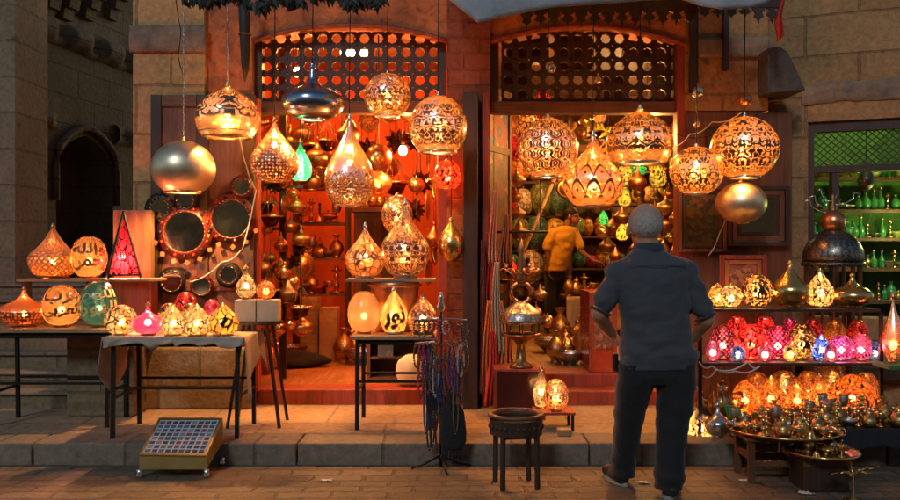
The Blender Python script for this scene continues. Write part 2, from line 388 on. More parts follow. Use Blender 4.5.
# stone corner pier, plaster strips, pilaster
mb=MB(); mb.box(WX(135,FY),FY-.06,.15,WX(207,FY),FY+.3,TOP); mb.build('stone_pier',M['stone'],shop,bevel=.012)
mb=MB(); mb.grid(lambda u,v:(WX(135,FY)-.02+u*(WX(207,FY)-WX(135,FY)+.03),FY-.064-.012*math.sin(v*PI)-.010*noise.noise(Vector((u*9,v*5,1))),WZ(54,FY)+v*(WZ(28,FY)-WZ(54,FY))),40,10)
mb.build('string_course',M['stain_stone'],shop,solid=.02)
mb=MB(); mb.box(WX(207,FY)+.002,FY,.15,WX(252,FY),FY+.3,TOP); mb.build('wall',M['plaster_red'],shop)
mb=MB(); mb.box(WX(447,FY),FY-.05,.15,WX(490,FY),FY+.3,TOP); mb.build('pilaster',M['pilaster'],shop)
mb=MB(); mb.box(WX(685,FY),FY,2.72,WX(768,FY),FY+.3,TOP); mb.build('wall',M['stone_right'],shop)
mb=MB(); mb.grid(lambda u,v:(WX(688,FY)+u*(WX(768,FY)-WX(688,FY)),FY-.02-.008*noise.noise(Vector((u*9,v*5,1))),WZ(58,FY)+v*(WZ(38,FY)-WZ(58,FY))),30,6)
mb.build('string_course',M['stain_stone'],shop,solid=.015)
mb=MB(); mb.box(WX(685,FY),FY,.15,WX(792,FY),FY+.3,2.70); mb.build('wall',M['wood'],shop)
# door posts
mb=MB(); mb.box(WX(463,7.3),7.3,.15,WX(478,7.3),7.49,WZ(92,7.3)); mb.build('door_post',M['wood_dark'],shop,bevel=.006)
mb=MB(); mb.box(WX(482,7.42),7.40,.15,WX(489,7.42),7.49,WZ(92,7.4)); mb.build('door_post',M['wood_red'],shop,bevel=.006)
mb=MB(); mb.box(WX(252,7.45),7.42,.28,WX(259,7.45),7.54,WZ(98,7.45)); mb.build('door_post',M['wood_red'],shop,bevel=.006)
mb=MB(); mb.box(WX(437,7.56),7.86,.28,WX(449,7.56),7.98,WZ(98,7.9)); mb.build('door_post',M['wood_red'],shop,bevel=.006)
mb=MB(); mb.box(WX(676,7.6),7.56,.28,WX(686,7.6),7.7,WZ(20,7.6)); mb.build('door_post',M['wood_red'],shop,bevel=.006)
mb=MB(); mb.box(WX(690,7.5),7.49,WZ(92,7.5),WX(698,7.5),7.545,WZ(-5,7.5)); mb.build('wall_batten',M['wood_dark'],shop)
mb=MB(); mb.box(WX(723,7.5),7.47,WZ(70,7.5),WX(728,7.5),7.545,WZ(-5,7.5)); mb.build('wall_batten',M['wood_dark'],shop)
# lattice screens
def lattice(cx0,pitch,cols,ry0,rp,rows,Y,th=.035):
    mb=MB(); K=32
    cw=pitch/F*Y; ch=rp/F*Y
    for i in range(cols):
        for j in range(rows):
            cx=WX(cx0+i*pitch,Y); cz=WZ(ry0+j*rp,Y); O=[];I=[]
            for k in range(K):
                a=2*PI*k/K+PI/K; c_,s_=math.cos(a),math.sin(a); m=max(abs(c_),abs(s_)); O.append((cx+c_/m*cw/2,cz+s_/m*ch/2))
                r=.30+.065*abs(math.cos(4*a)); I.append((cx+c_*r*cw,cz+s_*r*ch))
            vs=[(p[0],Y,p[1]) for p in O]+[(p[0],Y,p[1]) for p in I]+[(p[0],Y+th,p[1]) for p in O]+[(p[0],Y+th,p[1]) for p in I]
            fs=[]
            for k in range(K):
                q=(k+1)%K; fs+=[(k,q,K+q,K+k),(2*K+q,2*K+k,3*K+k,3*K+q),(K+k,K+q,3*K+q,3*K+k)]
            mb.add(vs,fs)
    return mb
lattice(267,13.9,13,38.6,13.9,5,7.68).build('lattice_screen',M['wood_dark'],shop,fixn=False)
lattice(508.5,13.9,13,38.6,13.9,5,7.68).build('lattice_screen',M['wood_dark'],shop,fixn=False)
for a,b in ((252,447),(490,685)):
    mb=MB(); mb.box(WX(a,7.6)+.005,7.62,WZ(113,7.62),WX(b,7.6)-.005,7.76,WZ(101,7.62)); mb.build('transom_beam',M['wood_x'],shop,bevel=.008)
    for q in ((a,a+9),(b-10.5,b-1)):
        mb=MB(); mb.box(WX(q[0],7.6)+.005,7.64,WZ(101,7.62)+.002,WX(q[1],7.6),7.75,WZ(20,7.62)); mb.build('screen_stile',M['wood_dark'],shop)
# steps and floors
mb=MB(); mb.box(WX(250,SY),SY,.1,WX(465,SY),SY+.3,.285); mb.build('step',M['wood_red'],shop,bevel=.01)
mb=MB(); mb.box(WX(490,SY),SY-.02,.1,WX(700,SY),SY+.25,.275); mb.build('step',M['wood_red'],shop,bevel=.01)
mb=MB(); mb.box(WX(490,SY),SY+.252,.1,WX(700,SY),SY+.6,.385); mb.build('step',M['wood_red'],shop,bevel=.01)
mb=MB(); mb.box(-2.6,SY+.302,.1,.05,12.2,.283); mb.build('shop_floor',M['floor'],shop)
mb=MB(); mb.box(.06,SY+.602,.1,4.2,14.2,.383); mb.build('shop_floor',M['floor_y'],shop)
# rooms
def room(x0,x1,y1,z0,z1,mat,back=None):
    mb=MB(); mb.box(x0,y1,z0,x1,y1+.15,z1); mb.build('back_wall',back or mat,shop)
    mb=MB(); mb.box(x0-.15,FY+.305,z0,x0-.001,y1+.15,z1); mb.build('side_wall',mat,shop)
    ys=FY+.305
    if x1>3:
        ys=8.76; mb=MB(); mb.box(2.98,FY+.305,z0,3.04,ys,z1); mb.build('side_wall',mat,shop)
        mb=MB(); mb.box(3.041,8.71,z0,x1+.13,8.759,z1); mb.build('side_wall',mat,shop)
    mb=MB(); mb.box(x1+.001,ys,z0,x1+.13,y1+.15,z1); mb.build('side_wall',mat,shop)
    mb=MB(); mb.box(x0-.15,FY+.305,z1+.001,x1+.13,y1+.15,z1+.15); mb.build('ceiling',M['wood'],shop)
room(-2.42,-.02,12,.05,4.0,M['plaster_orange'])
room(.25,4.1,14,.05,4.0,M['plaster_brown'],M['plaster_brown'])

# left: door leaf with mirrors (folded back on the wall)
leaf=thing('door_leaf','brown panelled wooden door leaf folded back on the wall behind round mirrors','door',(WX(203,7.4),7.4,.15))
z1=WZ(95,7.4)-.15; hw=(WX(255,7.4)-WX(152,7.4))/2
mb=MB(); mb.box(-hw,0,.45,hw,.035,z1); mb.build('panel',M['wood'],leaf)
for x0,x1,a,b in ((-hw,-hw+.09,.45,z1),(hw-.09,hw,.45,z1),(-.05,.05,.45,z1)):
    mb=MB(); mb.box(x0,-.025,a,x1,-.002,b); mb.build('stile',M['wood_dark'],leaf,bevel=.004)
for zz in (.45,1.0,1.55,z1-.1):
    mb=MB(); mb.box(-hw+.092,-.022,zz,-.052,-.002,zz+.09); mb.box(.052,-.022,zz,hw-.092,-.002,zz+.09); mb.build('rail',M['wood_x'],leaf,bevel=.004)
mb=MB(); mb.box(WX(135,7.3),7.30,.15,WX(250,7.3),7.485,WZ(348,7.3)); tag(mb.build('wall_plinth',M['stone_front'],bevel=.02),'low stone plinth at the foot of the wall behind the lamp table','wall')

# old building, far left
ob=thing('old_stone_building','dark old stone building with pointed niche and weathered string courses','building')
A=Vector((-4.62,9.0));B=Vector((-4.14,11.6)); D=(B-A); Ln=D.length; d=D.normalized(); ang=math.atan2(d.y,d.x)
# local frame: x along the wall, y depth away from the viewer side
side=thing('tmp','x','x'); bpy.data.objects.remove(side)
def wl(u,z,dep=0): # along wall
    n=Vector((-d.y,d.x)); p=A+d*u+n*dep; return (p.x,p.y,z)
def px_u(px):  # wall parameter under a pixel column
    k=(px-450)/F  # x = k*y
    # A.x+d.x*u = k*(A.y+d.y*u)
    return (k*A.y-A.x)/(d.x-k*d.y)
u0,u1=px_u(56),px_u(113); zc0=1.0
yc=A.y+d.y*(u0+u1)/2; zap=WZ(136,yc); zsp=WZ(178,yc)
def archz(u):
    t=(u-u0)/(u1-u0)*2-1; t=max(-1,min(1,t)); a=abs(t)
    return zsp+(zap-zsp)*math.sqrt(max(0,1-((a+.35)/1.35)**2))/math.sqrt(1-(.35/1.35)**2)
mb=MB()
for (ua,ub) in ((-.02,u0),(u1,Ln+3)):
    mb.add([wl(ua,-.1),wl(ub,-.1),wl(ub,TOP+1),wl(ua,TOP+1)],[(0,1,2,3)])
mb.add([wl(u0,-.1),wl(u1,-.1),wl(u1,zc0),wl(u0,zc0)],[(0,1,2,3)])
NS=20
for i in range(NS):
    a=u0+(u1-u0)*i/NS;b=u0+(u1-u0)*(i+1)/NS
    mb.add([wl(a,archz(a)),wl(b,archz(b)),wl(b,TOP+1),wl(a,TOP+1)],[(0,1,2,3)])
    mb.add([wl(a,archz(a)),wl(b,archz(b)),wl(b,archz(b),.45),wl(a,archz(a),.45)],[(0,1,2,3)])
    mb.add([wl(a,zc0,.45),wl(b,zc0,.45),wl(b,archz(b),.45),wl(a,archz(a),.45)],[(0,1,2,3)])
for u in (u0,u1): mb.add([wl(u,zc0),wl(u,zc0,.45),wl(u,zsp,.45),wl(u,zsp)],[(0,1,2,3)])
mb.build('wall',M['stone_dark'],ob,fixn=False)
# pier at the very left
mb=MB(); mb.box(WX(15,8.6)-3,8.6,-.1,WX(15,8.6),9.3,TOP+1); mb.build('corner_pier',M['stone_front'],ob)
# carved string courses with scalloped relief
def course(z0,z1,ua,ub,dep=-.09,scal=0):
    mb=MB(); n=90
    def fn(u,v):
        uu=ua+(ub-ua)*u; zz=z0+(z1-z0)*v; k=math.sin(v*PI)**.6; nn=noise.noise(Vector((uu*3.1,zz*3,2)))
        cut=scal*max(0,math.sin(uu*9.5))*max(0,math.sin(v*PI)) 
        return wl(uu,zz+nn*.02,dep*k*(1-cut)-.004)
    mb.grid(fn,n,10); return mb
ym=A.y+d.y*px_u(40)
course(WZ(128,ym),WZ(108,ym),.0,u0-.03,scal=.7).build('string_course',M['stone_dark'],ob)
ym2=A.y+d.y*px_u(122); course(WZ(146,ym2),WZ(128,ym2)+.02,u1+.03,Ln+1,scal=.7).build('string_course',M['stone_dark'],ob)
course(WZ(40,ym),WZ(12,ym),.0,Ln+1,dep=-.16,scal=.9).build('string_course',M['stone_dark'],ob)
# hood moulding round the niche
hood=[wl(u0-.05,zsp-.3,-.03)]+[wl(u0+(u1-u0)*i/16-.05*math.cos(PI*i/16),archz(u0+(u1-u0)*i/16)+.10,-.03) for i in range(17)]+[wl(u1+.05,zsp-.3,-.03)]
mb=MB(); mb.tube(hood,.045,6); mb.build('hood_moulding',M['stone_dark'],ob)
# corbels above
for px in (42,62,84,108):
    u=px_u(px); mb=MB(); z=WZ(20,A.y+d.y*u)
    for k in range(4):
        a=wl(u-.07,0,-.05-.07*k); 
        mb.add([wl(u-.09,z+.12*k,-.0),wl(u+.09,z+.12*k,-.0),wl(u+.09,z+.12*k,-.08-.08*k),wl(u-.09,z+.12*k,-.08-.08*k),wl(u-.09,z+.12*k+.118,-.0),wl(u+.09,z+.12*k+.118,-.0),wl(u+.09,z+.12*k+.118,-.1-.08*k),wl(u-.09,z+.12*k+.118,-.1-.08*k)],[(0,1,2,3),(4,5,6,7),(0,1,5,4),(1,2,6,5),(2,3,7,6),(3,0,4,7)])
    mb.build('corbel',M['stone_dark'],ob)
# stairs with dark nosings
st=thing('stone_stairs','dark stone stairs rising behind the left lamp tables','stairs')
for k in range(7):
    z=.15+.145*(k+1); y=7.35+.2*k
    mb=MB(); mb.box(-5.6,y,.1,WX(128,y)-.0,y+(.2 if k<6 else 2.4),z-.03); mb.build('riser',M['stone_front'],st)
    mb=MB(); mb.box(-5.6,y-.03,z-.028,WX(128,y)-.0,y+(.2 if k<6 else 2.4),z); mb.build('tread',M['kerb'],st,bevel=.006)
mb=MB(); mb.box(WX(66,6.98),6.98,.15,WX(134,6.98),7.28,WZ(335,6.98)); tag(mb.build('stone_block',M['stone_front'],bevel=.02),'squared stone block standing beneath the left lamp tables','stone block')

# right wall with green window
rw=thing('side_wall','tan stone wall with carved band and green lit window opening','wall')
x0=WX(768,7.86); 
def rY(x): return 7.86-(x-x0)*.42
xa=WX(808,7.7); 
for it in range(6): xa=(808-450)/F*rY(xa)
def rp(px):
    x=2.9
    for it in range(12): x=(px-450)/F*rY(x)
    return x
zt=WZ(122,rY(xa)); zb=.9
mb=MB()
def rpoly(xl,xr,za,zb_): mb.add([(xl,rY(xl),za),(xr,rY(xr),za),(xr,rY(xr),zb_),(xl,rY(xl),zb_)],[(0,1,2,3)])
rpoly(x0-.0,xa,-.1,TOP+1); rpoly(xa,xa+2.4,zt,TOP+1); rpoly(xa,xa+2.4,-.1,zb); rpoly(xa+2.0,xa+4,zb,zt)
mb.add([(xa,rY(xa),zb),(xa,rY(xa)+.35,zb),(xa,rY(xa)+.35,zt),(xa,rY(xa),zt)],[(0,1,2,3)])
mb.add([(xa,rY(xa),zt),(xa+2.4,rY(xa+2.4),zt),(xa+2.4,rY(xa+2.4)+.35,zt),(xa,rY(xa)+.35,zt)],[(0,1,2,3)])
mb.add([(xa,rY(xa),zb),(xa+2.4,rY(xa+2.4),zb),(xa+2.4,rY(xa+2.4)+.35,zb),(xa,rY(xa)+.35,zb)],[(0,1,2,3)])
mb.build('wall',M['stone_right'],rw,fixn=False)
mb=MB(); zc=WZ(104,rY(xa)); zd=WZ(84,rY(xa))
mb.grid(lambda u,v:((x0+.25)+u*2.6,rY((x0+.25)+u*2.6)-.012-.02*math.sin(v*PI)**.5-.02*noise.noise(Vector((u*14,v*4,3))),zc+(zd-zc)*v+.03*noise.noise(Vector((u*20,v,7)))),90,8)
mb.build('string_course',M['stain_stone'],rw)
# wooden frame of the window + small lattice
fr=.085
def rbox(xl,xr,za,zb_,dy0,dy1,mat,name,par):
    m=MB(); vs=[(xl,rY(xl)+dy0,za),(xr,rY(xr)+dy0,za),(xr,rY(xr)+dy1,za),(xl,rY(xl)+dy1,za),(xl,rY(xl)+dy0,zb_),(xr,rY(xr)+dy0,zb_),(xr,rY(xr)+dy1,zb_),(xl,rY(xl)+dy1,zb_)]
    m.add(vs,[(0,3,2,1),(4,5,6,7),(0,1,5,4),(1,2,6,5),(2,3,7,6),(3,0,4,7)]); return m.build(name,mat,par)
wd=thing('green_window','dark timber framed window opening with small diagonal lattice above green lit shelves','window')
rbox(xa+.003,xa+.06,zb,zt-.003,.04,.14,M['wood_dark'],'window_frame',wd)
rbox(xa+.062,xa+2.3,zt-.09,zt-.003,.04,.14,M['wood_dark'],'window_frame',wd)
zl=WZ(166,rY(xa)); rbox(xa+.062,xa+2.3,zl-.06,zl,.04,.14,M['wood_dark'],'window_frame',wd)
rbox(rp(835),rp(835)+.05,zb,zl-.062,.05,.12,M['wood_dark'],'window_frame',wd)
mb=MB()
for k in range(-12,60):
    for sgn in (1,-1):
        a=xa+.06+k*.06; pa=(a,zl); pb=(a+sgn*(zt-.09-zl),zt-.09)
        lo,hi=xa+.06,xa+2.2
        def cl(p,q):
            if p[0]<lo or p[0]>hi:
                t=((lo if p[0]<lo else hi)-p[0])/(q[0]-p[0]); 
                if not 0<=t<=1: return None
                return (p[0]+(q[0]-p[0])*t,p[1]+(q[1]-p[1])*t)
            return p
        ca=cl(pa,pb); cb=cl(pb,pa)
        if ca and cb: mb.bar((ca[0],rY(ca[0])+.085+.008*sgn,ca[1]),(cb[0],rY(cb[0])+.085+.008*sgn,cb[1]),.016,.01)
mb.build('lattice',M['wood_dark'],wd)
gr=thing('window_recess','shallow green painted room behind the right hand window','room')
M['greenwall']=m_plaster('green_wall',(.08,.22,.04),.4,(.03,.08,.02))
mb=MB(); mb.box(xa+.03,8.6,.5,xa+3,8.7,3); mb.build('back_wall',M['greenwall'],gr)
mb=MB(); mb.box(xa-.1,7.98,.5,xa-.01,8.6,3); mb.build('side_wall',M['greenwall'],gr)
mb=MB(); mb.box(xa-.1,7.98,2.95,xa+3,8.6,3.05); mb.build('ceiling',M['wood_dark'],gr)
mb=MB(); mb.box(xa-.1,7.3,.4,xa+3,8.6,.5); mb.build('floor',M['wood_dark'],gr)
# stone bracket under the canopy corner, its shade put into the dark colour
mb=MB(); Yb=7.3; pr=[(768,48),(780,46),(788,52),(796,68),(806,90),(768,93)]
mb.prism([(WX(a,Yb),WZ(b,Yb)) for a,b in pr],Yb,7.88); tag(mb.build('stone_bracket',M['course'],bevel=.01),'dark curved stone bracket jutting from the wall by the red cloth','bracket')
# ---------------------------------------------------------------- lantern shells
PR={
 'tear':[(.40,0),(.62,.02),(.90,.13),(1,.27),(.95,.40),(.76,.54),(.50,.67),(.28,.79),(.14,.89),(.06,.97),(.045,1)],
 'tearwide':[(.45,0),(.66,.03),(.92,.17),(1,.33),(.93,.45),(.72,.56),(.46,.68),(.26,.80),(.13,.90),(.06,1)],
 'onion':[(.74,0),(.80,.02),(.95,.18),(1,.36),(.95,.54),(.78,.70),(.50,.83),(.24,.91),(.10,.96),(.06,1)],
 'cone':[(.60,0),(.80,.05),(.97,.22),(1,.38),(.86,.48),(.62,.58),(.38,.72),(.2,.86),(.08,.96),(.03,1)],
 'squat':[(.42,0),(.72,.06),(.96,.22),(1,.34),(.93,.46),(.66,.58),(.34,.68),(.16,.80),(.09,.92),(.05,1)],
 'saucer':[(.35,0),(.70,.05),(.94,.17),(1,.30),(.93,.43),(.68,.54),(.36,.62),(.18,.72),(.11,.86),(.075,1)],
 'egg':[(.40,0),(.60,.03),(.88,.18),(1,.40),(.96,.60),(.80,.80),(.52,.94),(.25,.99),(.02,1)],
 'bulbdown':[(.02,0),(.45,.03),(.85,.2),(1,.38),(.93,.55),(.66,.72),(.36,.84),(.16,.93),(.08,1)],
 'flame':[(.62,0),(.80,.06),(1,.30),(.94,.48),(.70,.66),(.42,.82),(.16,.94),(.04,1)],
 'dome':[(.98,0),(1,.06),(.98,.30),(.86,.56),(.62,.78),(.34,.92),(.12,.98),(.03,1)],
}
M['carton']=m_plain('cream_carton',(.52,.40,.27),.7,0,.35,9,.3,.004)
M['wood_mid']=m_wood('mid_wood',(.26,.15,.065))
def prof(kind,r,h,open_r=None):
    if kind=='globe':
        o=open_r or .5; t0=-math.acos(min(.999,o)); n=22; out=[]
        zc0=math.sin(t0)
        for i in range(n+1):
            t=t0+(PI/2-.05-t0)*i/n; out.append((r*math.cos(t),h*(math.sin(t)-zc0)/(1-zc0)))
        return out
    return [(max(a,.001)*r,b*h) for a,b in spline(PR[kind],4)]
UNIT={}
def lantern(name,label,kind,box,Y,shell,trim='gold',hang=None,power=0,col=(1,.45,.14),group=None,open_r=None,diffuser=False,foot=True,chain=False,bulb=True,cat=None,lz=.38,seg=40,ring=True,hang_to=None,band=None,topper=True,cord=True,light_r=.03,decor=None):
    x0,y0,x1,y1=box; cx=(x0+x1)/2; r=(x1-x0)/2/F*Y; z0=WZ(y1,Y); h=WZ(y0,Y)-z0
    t=thing(name,label,cat or ('hanging lantern' if hang else 'lamp'),(WX(cx,Y),Y,z0),group)
    tc=.07*h if topper else 0
    fh=(.045*h if foot else 0); body=h-fh-tc
    p=prof(kind,r,body,open_r); mb=MB(); mb.lathe(p,seg,(0,0,fh),caps=False); mb.build('shell',M[shell],t,fixn=False)
    rb=p[0][0]
    if ring:
        mb=MB(); mb.torus((0,0,fh),rb,max(.006,r*.045),seg=seg,rs=6); mb.build('rim',M[trim],t)
    if foot:
        mb=MB(); mb.lathe([(rb*1.05,0),(rb*1.1,fh*.4),(rb*.95,fh)],seg,smooth=False); mb.build('base',M[trim],t)
    if diffuser:
        mb=MB(); mb.lathe([(0.001,.012),(rb*.5,.010),(rb*.95,.014)],seg,(0,0,fh),caps=False); mb.build('diffuser',M['diff'],t)
    if topper:
        rt=max(p[-1][0],.012); mb=MB(); mb.lathe([(rt*1.6,fh+body-.012),(rt*1.5,fh+body+tc*.25),(rt*.8,fh+body+tc*.5),(rt*1.1,fh+body+tc*.7),(rt*.3,h)],14); mb.build('finial',M[trim],t)
    if band is not None:
        for bz in band:
            k=min(range(len(p)),key=lambda i:abs(p[i][1]-bz*body)); mb=MB(); mb.torus((0,0,fh+p[k][1]),p[k][0]*1.005,r*.02,seg=seg,rs=6); mb.build('band',M[trim],t)
    if hang:
        top=hang-z0; mb=MB()
        if chain:
            zz=h-.005; k=0
            while zz<top:
                mb.torus((0,0,zz+.016),.009,.0028,M=Matrix.Rotation(PI/2*(k%2),3,'Z')@Matrix.Rotation(PI/2,3,'X'),seg=8,rs=4); zz+=.021; k+=1
            mb.build('chain',M['silver'],t)
        else:
            mb.tube([(0,0,h-.01),(.004,0,h+(top-h)*.5),(0,0,top)],.0045,6); mb.build('cord',M['iron'],t)
    if power:
        power*=1.5 if hang else .5
        zl=fh+body*lz
        if bulb:
            mb=MB(); mb.sphere((0,0,zl),light_r*.85,12,8); mb.build('bulb',M['bulb'],t)
        lamp_light(t,(0,0,zl),power,col,light_r)
    t['_r']=r; t['_h']=h
    return t
def G(n,*a,**k): M[n]=pierced(n,*a,**k)
gold=(.80,.50,.20); silv=(.74,.70,.64); rose=(.78,.42,.24)
hot=(.95,.42,.10); amber=(.9,.34,.06)
G('g_dots','dots',gold,hot,N=10,leak=.3)
G('g_damask','damask',(.98,.78,.55),hot,N=8,leak=.22,rough=.22,gilt=.76,band=(.02,.36),par=dict(sc=17,bands=2.0,th=-.10,nofine=1))
G('g_damask2','damask',(.98,.80,.58),hot,N=8,leak=.22,rough=.22,gilt=.74,band=(.02,.37),par=dict(sc=19,bands=2.0,off=4.3,th=-.10,nofine=1))
G('s_damask','damask',(.95,.92,.88),hot,N=8,leak=.25,rough=.22,gilt=.82,band=(.03,.28),par=dict(sc=18,bands=2.1,off=2.1,nofine=1))
G('s_damask2','damask',(.95,.90,.84),hot,N=9,leak=.25,rough=.22,gilt=.8,band=(.02,.35),par=dict(sc=18,bands=2.2,off=7.1,nofine=1))
G('s_lattice','lattice',(.96,.90,.80),hot,N=9,leak=.25,rough=.22,gilt=.78,band=(.03,.36))
G('g_scale','scale',(.97,.74,.55),(.95,.30,.08),N=11,leak=.15,rough=.22,gilt=.7,band=(.06,.33))
G('g_glass','damask',(.97,.82,.62),(.98,.52,.2),N=5,leak=.35,rough=.18,gilt=.72,band=(.09,.30),par=dict(sc=14,bands=1.8,th=-.2,nofine=1),line=(.25,.14,.08))
G('rose_dots','dots',(.95,.74,.58),(.95,.36,.12),N=13,leak=.3,rough=.22,gilt=.74,band=(.02,.27),par=dict(r=.36),inv=False,line=(.22,.10,.05))
G('s_tear','damask',(.93,.91,.90),hot,N=9,leak=.3,rough=.18,gilt=.8,band=(.02,.27),par=dict(sc=19,bands=2.3,off=1.2,nofine=1))
G('s_tear2','cells',(.9,.62,.42),(.95,.36,.12),N=9,leak=.25,rough=.3,gilt=.45)
G('g_band','damask',(.97,.80,.56),hot,N=10,leak=.25,rough=.2,gilt=.8,band=(.05,.27),par=dict(sc=13,bands=2.2,off=3.3,nofine=1))
G('green_glass',None,(1,1,1),(.03,.32,.12),leak=.2)
G('pink_glass','lines',(.5,.05,.1),(1,.06,.16),N=60,leak=.15)
G('red_glass','cells',(.12,.005,.005),(1,.05,.035),N=9,leak=.12,tint='vary')
G('alabaster',None,(1,1,1),(.95,.42,.20),leak=.03,tint='vary')
G('cream_egg','cells',(.7,.45,.25),(.98,.66,.34),N=3,leak=.12,inv=False)
G('cream_plain',None,(.8,.5,.3),(.98,.50,.19),leak=.05,tint='mosaic2',N=7)
G('bluegreen',None,(1,1,1),(.02,.10,.13),leak=.05)
G('mosaic_w','cells',(.12,.06,.03),(1,.72,.42),N=10,leak=.07,tint='mosaic')
G('mosaic_y','cells',(.10,.05,.03),(1,.60,.12),N=6,leak=.06,tint='mosaic')
G('mosaic_o','cells',(.10,.03,.01),(1,.26,.05),N=17,leak=.09,tint='mosaic')
G('mosaic_b','dots',(.03,.03,.2),(.30,.42,1),N=9,leak=.08,tint='mosaic')
G('mosaic_p','weave',(.30,.01,.03),(1,.18,.45),N=16,leak=.2,tint='mosaic')
G('filigree','damask',(.96,.78,.58),(1,.42,.16),N=9,leak=.25,gilt=.62,rough=.24,par=dict(sc=14,bands=2.2,off=9.1,nofine=1),line=(.14,.05,.02))
G('swirl','damask',(.20,.1,.05),(1,.60,.24),N=4,leak=.2,par=dict(sc=9,bands=2.6,off=5.5,th=-.1))
G('copper_dots','dots',(.90,.45,.22),(1,.28,.06),N=13,leak=.3,rough=.35,gilt=.6,band=(.0,.16),par=dict(r=.36),line=(.25,.08,.03))
G('copper_weave','weave',(.92,.52,.28),(1,.38,.1),N=24,leak=.25,rough=.36,gilt=.5,line=(.45,.2,.09))
G('red_cells','cells',(.02,.01,.01),(.9,.02,.04),N=8,leak=.2)
G('white_cells','cells',(.02,.01,.01),(1,.72,.5),N=8,leak=.2)
BEAM=4.15
W=9.0
# --------------------------- hanging row
lantern('globe_lantern','plain polished gold globe lantern on a chain, leftmost of the hanging row','globe',(152,137,215,192),6.9,'brushed',hang=BEAM,chain=True,power=6*W,open_r=.55,foot=False,cat='hanging lantern',lz=.15,bulb=False)
lantern('onion_lantern','gold onion shaped glass lantern with wide glowing open base above the round mirrors','onion',(196,82,259,137),6.85,'g_glass',hang=BEAM,chain=True,power=11*W,foot=False,diffuser=True,band=[.10],lz=.45)
lantern('teardrop_lantern','small rose gold teardrop lantern with speckled belly hanging left of the green glass one','tear',(250,116,299,181),6.95,'rose_dots',hang=BEAM,power=8*W,foot=False,lz=.6,diffuser=True)
lantern('saucer_lantern','blue steel flattened lantern with tall spire neck hanging before the left lattice','saucer',(281,63,344,119),6.9,'bluemetal',hang=BEAM,power=4*W,foot=False,trim='bluemetal',lz=.1,bulb=False)
lantern('teardrop_lantern','large silver teardrop lantern with lacy pierced belly, lowest one before the left doorway','tear',(325,113,374,206),6.85,'s_tear',trim='silver',hang=BEAM,power=12*W,foot=False,lz=.5,seg=48)
lantern('teardrop_lantern','small green glass teardrop lantern between the rose gold and silver teardrops','tear',(289,138,312,181),7.6,'green_glass',hang=BEAM,power=4*W,col=(.8,1,.6),foot=False)
lantern('globe_lantern','smallest pierced silver globe lantern hanging highest before the left lattice','globe',(364,70,411,116),7.05,'s_damask2',trim='silver',hang=BEAM,power=9*W,open_r=.5,foot=False,diffuser=True,lz=.5)
lantern('globe_lantern','big pierced silver globe lantern with wide white glowing base beside the brick pilaster','globe',(409,91,467,152),6.8,'s_damask',trim='silver',hang=BEAM,power=14*W,open_r=.62,foot=False,diffuser=True,lz=.5,seg=48)
lantern('globe_lantern','silver globe lantern with interlaced diamond lattice hanging in the right doorway','globe',(518,113,578,177),6.8,'s_lattice',trim='silver',hang=BEAM,power=14*W,open_r=.45,foot=False,diffuser=True,lz=.5,seg=48)
lantern('teardrop_lantern','wide fish scale patterned teardrop lantern left of the standing man head','tearwide',(563,130,623,206),6.75,'g_scale',trim='silver',hang=BEAM,power=13*W,foot=False,diffuser=True,lz=.4,seg=48)
lantern('onion_lantern','wide gold onion lantern with a pierced belt hanging above the standing man','onion',(607,104,673,163),6.85,'g_band',trim='silver',hang=BEAM,power=13*W,foot=False,diffuser=True,lz=.45,seg=48)
lantern('globe_lantern','gold arabesque globe lantern hanging just left of the biggest patterned globe','globe',(670,143,723,194),6.75,'g_damask',trim='silver',hang=BEAM,power=11*W,open_r=.4,foot=False,diffuser=True,lz=.55,seg=48)
lantern('globe_lantern','biggest gold arabesque globe lantern directly above the plain gold ball','globe',(711,112,778,177),6.75,'g_damask2',trim='silver',hang=BEAM,power=15*W,open_r=.45,foot=False,diffuser=True,lz=.55,seg=48)
lantern('globe_lantern','plain brushed gold ball lantern hanging under the biggest patterned globe','globe',(716,179,766,223),6.95,'brushed',trim='gold',hang=2.2,power=0,open_r=.25,foot=False)
lantern('bulb_lantern','plain gold onion bulb ornament hanging low against the brick pilaster','bulbdown',(438,217,464,262),7.3,'gold',hang=2.45,foot=False)
lantern('oval_lantern','small red oval lantern with glowing amber middle hanging on the pilaster','egg',(434,158,461,189),7.35,'red_glass',hang=2.75,power=4*W,foot=False,col=(1,.5,.1))
lantern('globe_lantern','small plain dark gold globe hanging deeper inside the left doorway','globe',(365,142,392,171),8.2,'gold',hang=3.9,open_r=.3,foot=False)
lantern('globe_lantern','small copper globe with star opening hanging below the dark gold globe','globe',(364,170,392,194),8.4,'copper_dots',trim='copper',hang=3.9,power=2*W,open_r=.3,foot=False)
